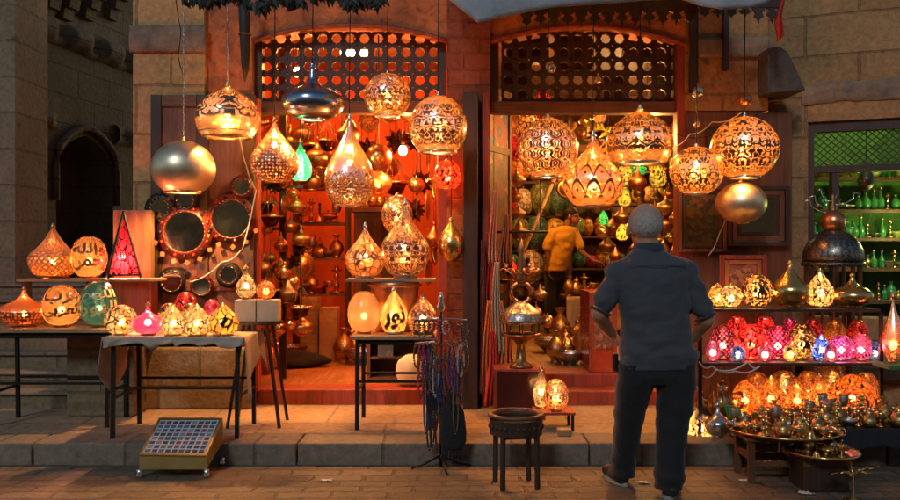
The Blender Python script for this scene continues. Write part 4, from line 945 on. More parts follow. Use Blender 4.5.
lantern('tall_lamp','tall copper lamp glowing red at its base at the right edge of the photo','tear',(883,292,903,362),6.2,'rose_dots',trim='copper',power=5*W,col=(1,.2,.1),cat='table lamp',lz=.2)
pt=thing('lamp_table','small green topped table under the tall copper lamp at right edge','table',(WX(897,6.2),6.2,.15)); zz=WZ(363,6.2)-.15
mb=MB(); mb.box(-.13,-.15,zz-.03,.3,.15,zz-.002); mb.build('table_top',M['greenwall'],pt,bevel=.004)
mb=MB(); mb.box(-.02,-.12,0,.02,-.08,zz-.03); mb.build('leg',M['wood_red'],pt); mb=MB(); mb.box(.22,.08,0,.26,.12,zz-.03); mb.build('leg',M['wood_red'],pt)
# dome lantern right of the rack
dl=thing('dome_lantern','large etched dark metal dome lantern with copper ball top standing behind the rack','floor lantern',(WX(833,7.05),7.05,.15))
def dz(y): return WZ(y,7.05)-.15
R_=29/F*7.05
mb=MB(); mb.lathe([(a*R_,dz(262)+b*(dz(228)-dz(262))) for a,b in ((.96,0),(1,.1),(.97,.32),(.82,.6),(.55,.83),(.3,.95),(.22,1))],40); mb.build('dome',M['dome_etched'],dl)
mb=MB(); mb.lathe([(R_*1.02,dz(266)),(R_*1.05,dz(264)),(R_*1.02,dz(262))],40); mb.build('rim',M['dome_etched'],dl)
mb=MB(); mb.sphere((0,0,dz(222)),12/F*7.05,18,12); mb.build('ball',M['copper'],dl)
mb=MB(); mb.lathe([(.05,dz(214)),(.02,dz(211)),(.035,dz(207)),(.012,dz(202)),(.02,dz(198)),(.003,dz(192))],16); mb.build('finial',M['bronze'],dl)
for k in range(16):
    a=2*PI*k/16; mb=MB(); mb.bar((R_*.88*math.cos(a),R_*.88*math.sin(a),dz(330)),(R_*.88*math.cos(a),R_*.88*math.sin(a),dz(266)),.014); mb.build('bar',M['bronze'],dl)
mb=MB(); mb.lathe([(R_*.95,0),(R_*.95,dz(330))],40,smooth=False); mb.build('drum',M['dome_etched'],dl)
for k,(a,s) in enumerate(((2.6,1),(3.4,.8),(.4,1),(2.2,.6),(.9,.6))):
    mb=MB(); p0=Vector((0,0,dz(212)+k*.03)); mb.tube([p0,p0+Vector((.1*math.cos(a)*s,.05*math.sin(a),.0)),p0+Vector((.19*math.cos(a)*s,.07*math.sin(a),.05)),p0+Vector((.2*math.cos(a)*s,.08*math.sin(a),.1)),p0+Vector((.26*math.cos(a)*s,.08*math.sin(a),.09))],[.007,.006,.005,.005,.008],6); mb.build('arm',M['silver'],dl)
# frames on the right wooden wall
def frame(name,label,x0,x1,y0,y1,Y,fw,mats,inner,cat='picture frame',steps=2):
    t=thing(name,label,cat,(WX((x0+x1)/2,Y),Y,WZ(y1,Y))); a=(WX(x1,Y)-WX(x0,Y))/2; h=WZ(y0,Y)-WZ(y1,Y)
    for s in range(steps):
        o=s*fw*1.25; d=.03-.012*s
        for q in ((-a+o,-a+o+fw,o,h-o),(a-o-fw,a-o,o,h-o)):
            mb=MB(); mb.box(q[0],-d,q[2],q[1],.0,q[3]); mb.build('frame_side',M[mats[s%len(mats)]],t,bevel=.003)
        for q in ((o,o+fw),(h-o-fw,h-o)):
            mb=MB(); mb.box(-a+o+fw+.0005,-d,q[0],a-o-fw-.0005,0,q[1]); mb.build('frame_rail',M[mats[s%len(mats)]],t,bevel=.003)
    mb=MB(); mb.box(-a+.01,-.004,.01,a-.01,.004,h-.01); mb.build('panel',inner,t); return t
def art(name,cols,sc=9,vor=True,rough=.5,metal=0):
    t=NT(name); v=t.coord('Object'); n=t.voro(v,sc,'F1','Color') if vor else t.noise(v,sc,4,.6,0,'Color'); s=t.sep(n)[0]
    c=t.ramp(s,[(i/(len(cols)),c) for i,c in enumerate(cols)],'CONSTANT' if vor else 'LINEAR'); c=t.mix(.4,c,t.mix(t.noise(v,sc*4,4),(.01,.01,.01),(.3,.25,.15)))
    return t.done(t.prin(c,rough,metal,t.bump(t.noise(v,sc*3,4),.5,.005)))
M['dark_mirror']=m_metal('aged_mirror',(.28,.30,.26),.12,.5,scale=4)
M['mosaic_dark']=art('mirror_mosaic',[(.02,.04,.02),(.10,.12,.05),(.03,.02,.02),(.25,.12,.04),(.05,.09,.07)],22,rough=.2,metal=.6)
M['orange_art']=art('orange_ornament',[(.4,.10,.02),(.12,.03,.01),(.6,.25,.05),(.25,.05,.01)],34)
M['red_art']=art('red_picture',[(.5,.02,.01),(.55,.04,.02),(.04,.09,.02),(.6,.35,.05),(.05,.12,.35),(.7,.7,.6)],12)
M['yellow_art']=art('yellow_picture',[(.04,.02,.01),(.07,.035,.012),(.10,.05,.015),(.40,.26,.02),(.05,.025,.01),(.20,.03,.015),(.05,.05,.02)],9)
frame('picture_frame','dark nested square wooden frame hanging under the plain gold ball lantern',727,789,186,246,7.5,.035,['wood_dark','wood'],M['dark_mirror'],steps=3)
frame('mosaic_mirror','tall dark mirror mosaic panel with greenish glints behind the standing man',678,726,186,252,7.5,.03,['wood','wood_dark'],M['mosaic_dark'],cat='mirror')
frame('ornament_frame','square orange ornamented frame standing behind the rack top lamps',719,766,255,306,7.3,.035,['wood_red','copper'],M['orange_art'])
frame('trellis_screen','small dark trellis screen behind the arabesque globe lantern',706,728,128,152,7.52,.012,['wood_dark'],M['wood_dark'],cat='screen',steps=1)
# --------------------------- interior lighting (added bulbs that brighten rooms and pavement, and the tube)
def fill_bulb(label,x,y,z,p,col,ceil=4.04,r=.05):
    t=thing('hanging_bulb',label,'light bulb',(x,y,z)); mb=MB(); mb.sphere((0,0,0),(.04,.04,.05),14,10); mb.build('bulb',M['bulb'],t)
    mb=MB(); mb.lathe([(.018,.04),(.018,.09),(.008,.1)],12); mb.build('socket',M['iron'],t); mb=MB(); mb.tube([(0,0,.095),(0,0,ceil-z)],.004,5); mb.build('cord',M['iron'],t)
    lamp_light(t,(0,0,-.0),p,col,r+.01); return t
OR=(1,.28,.055)
fill_bulb('bare bulb high in the left shop just behind its lattice',-1.5,8.5,3.25,85,OR)
fill_bulb('bare bulb deep in the left shop near its back wall',-.9,10.6,3.2,130,OR)
fill_bulb('bare bulb over the left doorway between the hanging brass',-.45,8.25,2.45,190,OR)
fill_bulb('bare bulb high in the right shop just behind its lattice',1.3,8.6,3.3,95,(1,.45,.12))
fill_bulb('bare bulb in the middle of the right shop above the young man',1.2,11.0,3.0,100,(1,.36,.09))
fill_bulb('bare bulb deep in the right shop by the egg shelves',2.6,12.9,3.0,90,(1,.6,.2))
fill_bulb('bare bulb just inside the right doorway behind the wide onion lantern',1.92,8.4,2.6,130,(1,.42,.1))
gb=fill_bulb('bare bulb above the green lit shelves in the side window',3.9,7.98,2.80,14,(.7,1,.2),2.95)
fill_bulb('lower bare bulb among the green lit shelves in the side window',4.25,7.95,1.75,9,(.7,1,.2),2.95)
tb=thing('tube_light','short bright tube light seen through the left lattice','light',(WX(354,8.4),8.4,WZ(53,8.4)))
mb=MB(); mb.lathe([(.03,-.13),(.03,.13)],14,M=Matrix.Rotation(PI/2,3,'Y')); mb.build('tube',M['tube'],tb); mb=MB(); mb.box(-.17,-.02,.035,.17,.03,.075); mb.build('fitting',M['iron'],tb)
mb=MB(); mb.tube([(0,0,.075),(0,0,4.04-WZ(53,8.4))],.004,5); mb.build('cord',M['iron'],tb)
# --------------------------- round mirrors on the left door leaf
M['mirror']=m_metal('mirror_glass',(.55,.60,.55),.05,.25,scale=3)
M['redbead']=m_plain('red_beads',(.17,.018,.010),.3,0,.3,20)
M['tile']=m_plain('amber_tile',(.36,.15,.05),.25,0,.3,9)
def mirror(px,py,rg,rf,label,beads=0,tiles=None,dark=False):
    Y=7.34; t=thing('round_mirror',label,'mirror',(WX(px,Y),Y,WZ(py,Y))); s=Y/F; R1=Matrix.Rotation(PI/2,3,'X')
    mb=MB(); mb.lathe([(.001,.012),(rg*s,.012)],40,M=R1,caps=False); mb.build('glass',M['mirror'],t)
    mb=MB(); mb.lathe([(rg*s*.98,.0),(rg*s*1.0,.022),(rg*s*1.08,.026),(rf*s*.8,.02),(rf*s,.008),(rf*s,0)],40,M=R1,caps=False); mb.build('frame',M['iron' if dark else 'bead_dark'],t)
    n=int(rg*1.6); mb=MB()
    for k in range(n):
        a=2*PI*k/n; mb.sphere((rg*s*1.03*math.cos(a),-.025,rg*s*1.03*math.sin(a)),.0065,8,6)
    mb.build('beading',M['gold'],t)
    if beads:
        for k in range(beads):
            a=2*PI*k/beads; mb=MB(); mb.sphere((rf*s*.88*math.cos(a),-.02,rf*s*.88*math.sin(a)),(.016,.011,.016),10,6); mb.build('bead',M['redbead' if k%2 else 'iron'],t)
    for a in tiles or []:
        a=math.radians(a); c=((rf+3)*s*math.cos(a),-.012,(rf+3)*s*math.sin(a)); mb=MB(); mb.obox(c,(.036,.014,.036),Matrix.Rotation(-a+PI/4,3,'Y')); mb.build('tile',M['tile'],t)
mirror(185,232,20,28,'large round mirror in a red beaded frame, left of the two largest',16,[200,225,250,275,300,325])
mirror(231,219,18.5,25,'large round mirror in a red beaded frame, right of the two largest',14,[215,245,275,305,335])
mirror(160,208,9,15,'small dark framed mirror at the upper left of the mirror group',8,dark=True)
mirror(186,200,8,12,'tiny round mirror just above the larger left mirror',dark=True)
mirror(172,281,10,14,'small round mirror below the larger left mirror',dark=True)
mirror(202,286,9,12,'small round mirror low between the other two small ones')
mirror(229,275,8,13,'small oval mirror low at the right of the mirror group',dark=True)
mirror(242,187,8,12,'small round mirror above the larger right mirror')
# ---------------------------------------------------------------- people
def evald(o):
    dg=bpy.context.evaluated_depsgraph_get(); dg.update(); me=bpy.data.meshes.new_from_object(o.evaluated_get(dg)); o.modifiers.clear(); o.data=me; return o
def cap(mb,a,b,ra,rb,n=5,seg=14):
    """tapered capsule"""
    a=Vector(a);b=Vector(b);d=(b-a); Ln=d.length; Mx=d.to_track_quat('Z','Y').to_matrix()
    pr=[(max(1e-3,ra*math.cos(t)),ra*math.sin(t)) for t in [(-PI/2)+(PI/2)*k/n for k in range(n)]]+[(ra,0)]+[(ra+(rb-ra)*k/4,Ln*k/4) for k in range(1,4)]+[(rb,Ln)]+[(max(1e-3,rb*math.cos(t)),Ln+rb*math.sin(t)) for t in [(PI/2)*k/n for k in range(1,n+1)]]
    mb.lathe(pr,seg,a,M=Mx); return mb
def chainc(mb,pts,rs):
    for i in range(len(pts)-1): cap(mb,pts[i],pts[i+1],rs[i],rs[i+1])
def loft(mb,rings,seg=28):
    """rings: (cx,cy,z,rx,ry) ; superellipse-ish"""
    vs=[]; 
    for cx,cy,z,rx,ry in rings:
        for k in range(seg):
            a=2*PI*k/seg; c,s=math.cos(a),math.sin(a); e=.88
            vs.append((cx+rx*math.copysign(abs(c)**e,c),cy+ry*math.copysign(abs(s)**e,s),z))
    fs=[]
    for i in range(len(rings)-1):
        for k in range(seg): fs.append((i*seg+k,i*seg+(k+1)%seg,(i+1)*seg+(k+1)%seg,(i+1)*seg+k))
    fs+= [tuple(range(seg-1,-1,-1)),tuple((len(rings)-1)*seg+k for k in range(seg))]
    mb.add(vs,fs,True)
def fuse(mb,name,mat,parent,voxel,smooth=6,fold=None):
    o=mb.build(name,mat,parent); r=o.modifiers.new('r','REMESH'); r.mode='VOXEL'; r.voxel_size=voxel; r.use_smooth_shade=True
    if smooth: s=o.modifiers.new('s','SMOOTH'); s.iterations=smooth; s.factor=.6
    evald(o)
    if fold:
        me=o.data; nr=[v.normal.copy() for v in me.vertices]
        for v,n in zip(me.vertices,nr): v.co+=n*fold(v.co)
    o.data.materials.clear(); o.data.materials.append(mat)
    for p in o.data.polygons: p.use_smooth=True
    return o
def hand(mb,wrist,direc,palm_n,curl=.5,side=1,s=1.0):
    """palm + five bent fingers; direc = towards the fingertips, palm_n = out of the palm"""
    w=Vector(wrist); d=Vector(direc).normalized(); n=Vector(palm_n).normalized(); l=d.cross(n).normalized()*side
    for k in range(4):
        o=(k-1.5)*.019*s; b=w+l*o*.6+d*.01; e=w+l*o+d*.085*s; cap(mb,b,e,.014*s,.0125*s,3,8)
        ln=(.034,.042,.045,.038)[k]*s*1.0; p=e; ang=0
        for j,f in enumerate((1,.75,.6)):
            ang+=curl*(.55+.15*j); q=p+(d*math.cos(ang)+n*math.sin(ang))*ln*f; cap(mb,p,q,(.0105-.0012*j)*s,(.0098-.0012*j)*s,3,8); p=q
    b=w+l*(.022*s)+d*.015*s; t1=b+(l*.8+d*.8+n*.3).normalized()*.045*s; t2=t1+(d*.9+l*.2+n*.4).normalized()*.035*s
    cap(mb,b,t1,.014*s,.012*s,3,8); cap(mb,t1,t2,.0115*s,.009*s,3,8)
def head(mb,c,fwd,s=1.0,ears=True):
    c=Vector(c); f=Vector(fwd).normalized(); r=f.cross(Vector((0,0,1))).normalized(); R=Matrix((r,f,Vector((0,0,1)))).transposed()
    def q(x,y,z): return c+R@Vector((x*s,y*s,z*s))
    mb.sphere(q(0,-.012,.025),(.080*s,.098*s,.092*s),20,14,M=R)      # cranium
    mb.sphere(q(0,.022,-.045),(.062*s,.070*s,.075*s),18,12,M=R)      # face / jaw
    mb.sphere(q(0,.072,-.098),(.026*s,.022*s,.02*s),10,8,M=R)        # chin
    cap(mb,q(0,.092,.005),q(0,.112,-.032),.009*s,.014*s,3,8)         # nose
    for sx in (-1,1):
        mb.sphere(q(sx*.030,.082,.018),(.018*s,.012*s,.008*s),8,6,M=R)   # brow
        if ears: mb.sphere(q(sx*.094,-.004,-.018),(.012*s,.022*s,.034*s),10,8,M=R)
    mb.sphere(q(0,.090,-.062),(.024*s,.010*s,.006*s),8,6,M=R); mb.sphere(q(0,.088,-.072),(.020*s,.010*s,.007*s),8,6,M=R)
    return q,R
M['skin']=m_plain('tanned_skin',(.42,.20,.11),.45,0,.15,8,.15,.003); M['skin2']=m_plain('brown_skin',(.30,.13,.07),.45,0,.12,8,.1)
M['hair_tip']=m_plain('hair_tips',(.42,.38,.35),.7,0,.8,55)
def m_hair():
    t=NT('cropped_grey_hair'); v=t.coord('Object'); q=t.sep(v); n=t.noise(v,170,3); n2=t.noise(v,14,3)
    hz=t.math('ADD',q[2],t.math('MULTIPLY',n2,.05)); bald=t.ramp(hz,[(0,0),(1,1)]); bald=t.math('MULTIPLY',t.math('SMOOTH_MIN',1.0,t.math('MAXIMUM',0.0,t.math('MULTIPLY',t.math('SUBTRACT',hz,1.672),15.0)),.1),.85)
    c=t.mix(t.ramp(n,[(.4,0),(.6,1)]),(.28,.25,.23),(.66,.60,.55)); c=t.mix(bald,c,(.46,.25,.15))
    return t.done(t.prin(c,.6,0,t.bump(n,.4,.002)))
M['hair_grey']=m_hair(); M['hair_black']=m_plain('black_hair',(.01,.008,.007),.6,0,.3,60,.8)
def m_cloth(name,col,sc=420,fold=.5):
    t=NT(name); v=t.coord('Object'); n=t.noise(v,3.5,4,.6,.5); c=t.mix(n,rgbmul(col,.75),rgbmul(col,1.2)); wv=t.noise(v,sc,2)
    c=t.mix(.25,c,t.mix(wv,rgbmul(col,.6),rgbmul(col,1.5)))
    nr=t.bump(n,fold,.05); nr2=t.bump(wv,.25,.002,nr)
    return t.done(t.prin(c,.85,0,nr2,Sheen_Weight=.15))
M['polo']=m_cloth('slate_polo',(.052,.058,.066)); M['polo_dark']=m_cloth('slate_collar',(.03,.038,.046)); M['trouser']=m_cloth('black_trousers',(.007,.007,.008)); M['yshirt']=m_cloth('yellow_shirt',(.75,.42,.03)); M['shoe']=m_plain('dark_shoe',(.03,.027,.025),.4); M['sole']=m_plain('pale_sole',(.35,.33,.3),.7)
M['eye']=m_plain('eye',(.6,.6,.6),.2)
k_=1/160.6
def man_main():
    X=WX(656,5.38)
    t=thing('person','man seen from behind in slate polo shirt and black trousers, hands on hips','person',(X,5.38,0))
    lx=lambda p:(p-656)*k_; lz=lambda p:1.5-(p-250)*k_
    mb=MB(); q,R=head(mb,(lx(646),.03,1.640),(-.10,1,0),1.18)
    cap(mb,(lx(649),.0,1.44),(lx(647),.015,1.60),.072,.068)
    # torso core
    loft(mb,[(.0,0,z,rx,ry) for z,rx,ry in ((1.46,.09,.07),(1.42,.17,.09),(1.3,.19,.11),(1.1,.19,.12),(.95,.20,.125),(.80,.19,.12))])
    LE=(lx(598),-.02,lz(314)); RE=(lx(706),-.02,lz(320)); LH=(lx(616),.11,lz(336)); RH=(lx(698),.11,lz(341))
    LS=(lx(616),0,lz(273)); RS=(lx(687),0,lz(273))
    chainc(mb,[(lx(630),0,1.40),LS,LE,((LE[0]+LH[0])/2-.0,.06,(LE[2]+LH[2])/2+.0),LH],[.06,.058,.050,.045,.030])
    chainc(mb,[(lx(672),0,1.40),RS,RE,((RE[0]+RH[0])/2+.0,.06,(RE[2]+RH[2])/2+.0),RH],[.06,.058,.050,.045,.030])
    hand(mb,LH,(.55,.55,-.55),(.75,-.4,.2),.35,1); hand(mb,RH,(-.55,.55,-.55),(-.75,-.4,.2),.35,-1)
    hipL=(lx(637),0,.82);hipR=(lx(675),0,.82); kL=(lx(632),.09,.44);kR=(lx(671),-.02,.44); aL=(lx(626),.17,.09);aR=(lx(664),-.13,.09)
    chainc(mb,[hipL,kL,aL],[.085,.058,.042]); chainc(mb,[hipR,kR,aR],[.085,.058,.042])
    for a,ax in ((aL,-.04),(aR,.05)): cap(mb,(a[0],a[1]-.02,.05),(a[0]+ax,a[1]+.15,.045),.042,.035)
    fuse(mb,'body',M['skin'],t,.0075,5)
    # hair cap: a shell over the cranium
    mb=MB(); n=22; c=Vector((lx(646),.03,1.640)); vs=[]
    bm=MB(); bm.sphere((0,0,0),1,36,24)
    S=1.18
    for f in bm.f:
        pts=[Vector(bm.v[i]) for i in f]; m=sum(pts,Vector())/len(pts)
        if m.z>(-.55 if m.y<.05 else -.55+1.05*(m.y-.05)*1.5):
            mb.add([c+R@Vector((p.x*.0875*S,p.y*.1065*S-.012*S,p.z*.100*S+.025*S)) for p in pts],[tuple(range(len(pts)))],True)
    h=mb.build('hair',M['hair_grey'],t,fixn=False); bmm=bmesh.new(); bmm.from_mesh(h.data); bmesh.ops.remove_doubles(bmm,verts=bmm.verts,dist=1e-4); bmesh.ops.recalc_face_normals(bmm,faces=bmm.faces)
    for v in []: pass
    bmm.to_mesh(h.data); bmm.free()
    mb=MB(); rr=random.Random(3); n=0
    while n<5200:
        z=rr.uniform(-.66,1); a=rr.uniform(0,2*PI); w_=math.sqrt(1-z*z); p=Vector((w_*math.cos(a),w_*math.sin(a),z))
        if p.y>.5 and z<.3: continue
        if z>.25 and rr.random()<(z-.25)*1.6: n+=1; continue
        b=c+R@Vector((p.x*.088*S,p.y*.107*S-.012*S,p.z*.1005*S+.024*S)); nn=(R@p).normalized(); tg=(Vector((0,-.2,-1))-nn*nn.dot(Vector((0,-.2,-1)))).normalized(); sd=nn.cross(tg)*.0011
        tip=b+tg*rr.uniform(.010,.018)+nn*rr.uniform(.0005,.004)+sd*rr.uniform(-5,5); mb.add([b-sd,b+sd,tip],[(0,1,2)]); n+=1
    mb.build('hair_strands',M['hair_tip'],t,fixn=False)
    for sx in (-1,1):
        mb=MB(); mb.sphere(q(sx*.030,.088,.004),.011,10,8); mb.build('eye',M['eye'],t)
    # shirt
    mb=MB(); cx=lx(653)
    loft(mb,[(lx(649),.0,1.515,.075,.07),(lx(650),.0,1.485,.11,.08),(lx(651),-.005,1.455,.165,.095),(cx,-.01,1.415,.222,.115),(cx,-.015,1.33,.232,.135),(cx,-.015,1.22,.222,.145),(cx+.01,-.01,1.10,.212,.15),(cx+.02,0,.99,.215,.16),(cx+.028,0,.88,.232,.165),(cx+.03,0,.80,.240,.16),(cx+.03,0,.765,.240,.158)])
    def slv(S_,E,k):
        S_=Vector(S_);E=Vector(E); e=S_+(E-S_)*.74; cap(mb,S_+Vector((k*.018,0,0)),e,.080,.070)
    slv(LS,LE,1); slv(RS,RE,-1); cap(mb,(lx(636),0,1.41),LS,.06,.076); cap(mb,(lx(666),0,1.41),RS,.06,.076)
    def fold(p):
        f=.015*noise.noise(Vector((p.x*7+p.z*3,p.y*4,p.z*10)))+.011*abs(noise.noise(Vector((p.x*9-p.z*6,1,p.z*13))))+.008*math.sin(p.z*46+6*p.x+3*noise.noise(p*7))*max(0,1-abs(p.z-.93)/.2)
        if p.z<.775: f-=0
        sl=abs(p.x-cx); f+=.004*math.sin(p.z*70+p.x*20)*(1 if sl>.25 else 0); return f
    fuse(mb,'shirt',M['polo'],t,.010,5,fold)
    mb=MB(); mb.lathe([(.092,-.022),(.094,-.005),(.086,.022),(.078,.030),(.072,.024),(.074,0)],30,(lx(649),.008,1.515),sx=1.08,caps=False); mb.build('collar',M['polo_dark'],t)
    for S_,E in ((LS,LE),(RS,RE)):
        S_=Vector(S_);E=Vector(E); d=(E-S_).normalized(); e=S_+(E-S_)*.92; mb=MB(); mb.torus(e+d*.0,.066,.007,M=d.to_track_quat('Z','Y').to_matrix(),seg=28); mb.build('cuff',M['polo_dark'],t)
    mb=MB(); mb.tube([(cx+x,-.012-.118-.025*(1-abs(x)/.2)+.02*abs(x)/.2,1.405-.02*abs(x)) for x in [(-.19+.038*k) for k in range(11)]],.002,5); mb.build('yoke_seam',M['polo_dark'],t)
    # trousers
    mb=MB()
    loft(mb,[(cx+.028,0,.90,.215,.145),(cx+.028,0,.80,.225,.15),(cx+.028,0,.72,.225,.15),(cx+.025,0,.68,.20,.13)])
    loft(mb,[(lx(636),0,.80,.115,.135),(lx(636),.01,.68,.118,.13),(lx(633),.05,.55,.105,.12),(lx(631.5),.08,.44,.093,.105),(lx(630),.12,.28,.082,.10),(lx(628),.155,.13,.080,.10),(lx(627),.17,.055,.084,.105)])
    loft(mb,[(lx(676),0,.80,.118,.135),(lx(676),-.01,.68,.122,.13),(lx(674),-.02,.55,.112,.12),(lx(671),-.04,.44,.100,.108),(lx(668),-.07,.28,.090,.10),(lx(665),-.11,.13,.088,.10),(lx(663),-.13,.05,.09,.105)])
    def fold2(p): return .010*noise.noise(Vector((p.x*5,p.y*5,p.z*9)))+.007*math.sin(p.z*60+8*p.x)*max(0,1-abs(p.z-.12)/.14)+.005*math.sin(p.z*48+9*p.x)*max(0,1-abs(p.z-.46)/.12)
    fuse(mb,'trousers',M['trouser'],t,.010,4,fold2)
    for a,ax in ((aL,-.05),(aR,.07)):
        mb=MB(); b=Vector((a[0],a[1],0)); f=Vector((ax,.17,0)); 
        cap(mb,b+Vector((0,-.045,.055)),b+f+Vector((0,0,.045)),.048,.042); cap(mb,b+Vector((0,0,.07)),b+f*.5+Vector((0,0,.06)),.05,.045)
        s=fuse(mb,'shoe',M['shoe'],t,.008,4); 
        for v in s.data.vertices: v.co.z=max(v.co.z,.014)
        mb=MB(); dd=f.normalized(); sd=Vector((dd.y,-dd.x,0)); ring=[]
        for k in range(24):
            an=2*PI*k/24; ring.append(b+Vector((0,0,0))+dd*(.065+.145*math.cos(an))+sd*.052*math.sin(an))
        mb.prism([(p.x,p.y) for p in ring],.001,.022,'XY'); mb.build('sole',M['sole'],t)
    mb=MB(); mb.obox((lx(616),.02,.80),(.03,.06,.11)); mb.build('belt_pouch',M['iron'],t,bevel=.008)
man_main()
def man_inner():
    # young man deep in the right shop, in profile-ish, leaning right over a table
    Y=11.6; s=Y/F; lx=lambda p:(p-560)*s; zz=lambda p:WZ(p,Y)-.385
    t=thing('person','young man in a yellow shirt leaning over a counter inside the right shop','person',(WX(560,Y),Y,.385))
    mb=MB(); q,R=head(mb,(lx(572),-.02,zz(216)),(.85,-.5,-.12),.98)
    cap(mb,(lx(565),0,zz(228)),(lx(570),-.01,zz(220)),.05,.048)
    Ls=(lx(552),-.05,zz(233)); Rs=(lx(574),.04,zz(231))
    loft(mb,[(lx(563),0,zz(229),.09,.08),(lx(562),0,zz(236),.15,.10),(lx(560),0,zz(250),.14,.10),(lx(556),0,zz(264),.13,.1)])
    chainc(mb,[Ls,(lx(546),-.10,zz(250)),(lx(547),-.10,zz(266))],[.045,.038,.026]); hand(mb,(lx(547),-.10,zz(267)),(.1,-.1,-1),(1,0,0),.5,1)
    chainc(mb,[Rs,(lx(581),-.05,zz(252)),(lx(592),-.12,zz(261))],[.045,.038,.026]); hand(mb,(lx(592),-.12,zz(261)),(1,-.1,-.3),(0,-.3,-1),.5,1)
    z0=0
    chainc(mb,[(lx(552),0,zz(266)),(lx(550),-.02,.42),(lx(549),0,.07)],[.075,.055,.04]); chainc(mb,[(lx(560),.05,zz(266)),(lx(562),.03,.42),(lx(561),.08,.07)],[.075,.055,.04])
    fuse(mb,'body',M['skin2'],t,.010,4)
    mb=MB(); mb.sphere(q(0,-.022,.040),(.087,.101,.092),20,12,M=R); mb.build('hair',M['hair_black'],t)
    for sx in (-1,1):
        mb=MB(); mb.sphere(q(sx*.030,.083,.004),.009,8,6); mb.build('eye',M['hair_black'],t)
    mb=MB(); loft(mb,[(lx(566),0,zz(226),.08,.075),(lx(564),0,zz(230),.15,.105),(lx(563),0,zz(237),.18,.125),(lx(561),0,zz(250),.155,.12),(lx(557),0,zz(264),.15,.125),(lx(555),0,zz(271),.155,.13)])
    cap(mb,Ls,(lx(546),-.09,zz(247)),.07,.062); cap(mb,Rs,(lx(580),-.03,zz(246)),.07,.062)
    fuse(mb,'shirt',M['yshirt'],t,.014,3,lambda p:.012*noise.noise(Vector((p.x*8,p.y*8,p.z*14))))
    mb=MB(); loft(mb,[(lx(555.5),.01,zz(262),.14,.12),(lx(556),.02,.78,.15,.13),(lx(556),.02,.70,.14,.12)])
    loft(mb,[(lx(551),0,.80,.085,.1),(lx(550),-.02,.42,.075,.09),(lx(549),0,.05,.075,.09)]); loft(mb,[(lx(560.5),.05,.80,.085,.1),(lx(562),.03,.42,.075,.09),(lx(561),.08,.05,.075,.09)])
    fuse(mb,'trousers',M['trouser'],t,.014,3)
    for a in ((lx(549),0),(lx(561),.08)):
        mb=MB(); cap(mb,(a[0],a[1]+.03,.045),(a[0]+.14,a[1]-.08,.035),.04,.034); fuse(mb,'shoe',M['shoe'],t,.012,2)
man_inner()
# ---------------------------------------------------------------- front row furniture and oddments
# drum stool (frame of a round side table)
ds=thing('drum_stool','dark round carved drum stool frame with open top standing on the street by the kerb','stool',(WX(516,5.5),5.5,0))
k=5.5/F; R_=28*k; zt_=WZ(413,5.5); zb_=WZ(433,5.5)
mb=MB(); mb.lathe([(R_*.82,zt_-.02),(R_*.82,zt_),(R_*.98,zt_+.004),(R_*1.02,zt_-.01),(R_*.98,zt_-.02),(R_*.82,zt_-.02)],40,caps=False); mb.build('rim',M['wood'],ds)
mb=MB(); mb.lathe([(R_*.95,zb_),(R_*.95,zt_-.03),(R_*.90,zt_-.03),(R_*.90,zb_),(R_*.95,zb_)],40,caps=False,smooth=False); mb.build('drum',M['wood_carved'] if 'wood_carved' in M else M['wood_dark'],ds)
mb=MB(); mb.lathe([(.001,zt_-.055),(R_*.89,zt_-.055)],40,caps=False); mb.build('inset',M['mosaic_dark'],ds)
for i in range(28):
    a=2*PI*i/28; mb=MB(); mb.sphere((R_*.948*math.cos(a),R_*.948*math.sin(a),(zt_+zb_)/2-.015),(.008,.008,.016),8,6); mb.build('carving',M['wood_dark'],ds)
for a in (PI*.3,PI*.8,PI*1.3,PI*1.8):
    mb=MB(); mb.bar((R_*.86*math.cos(a),R_*.86*math.sin(a),zb_+.01),(R_*.88*math.cos(a),R_*.88*math.sin(a),0),.027); mb.build('leg',M['wood_dark'],ds,bevel=.004)
for i,a in enumerate((PI*.3,PI*.8,PI*1.3,PI*1.8)):
    b=a+PI/2; mb=MB(); mb.bar((R_*.8*math.cos(a),R_*.8*math.sin(a),zb_+.005),(R_*.8*math.cos(b),R_*.8*math.sin(b),zb_+.005),.02,.045); mb.build('apron',M['wood_dark'],ds)
# low stand + glowing lamps by the stool
mb=None; ls=thing('low_stand','low dark stand holding two lit lamps beside the drum stool','stand',(WX(556,6.55),6.55,.15))
zl_=WZ(412,6.45)-.15; mb=MB(); mb.box(-.17,-.13,zl_-.02,.13,.13,zl_); mb.build('stand_top',M['wood_red'],ls,bevel=.003)
for a in (-.15,.11):
    for b in (-.11,.11):
        mb=MB(); mb.box(a-.01,b-.01,0,a+.01,b+.01,zl_-.02); mb.build('leg',M['iron'],ls)
stand('globe_lamp','bright round filigree lamp on the low stand beside the drum stool','egg',556,25,379,6.5,zl_+.15,'filigree',power=4.5*W,cat='table lamp',topper=False)
stand('flame_lamp','narrow lit flame lamp standing left of the round filigree lamp near the stool','flame',541,15,366,6.6,zl_+.15,'mosaic_w',power=2.5*W,cat='table lamp')
mb=MB(); mb.box(WX(558,6.25),6.25,.151,WX(572,6.25),6.33,.20); tag(mb.build('wood_offcut',M['wood_light'],bevel=.005),'small pale wooden block lying on the pavement under the low stand','wood block')
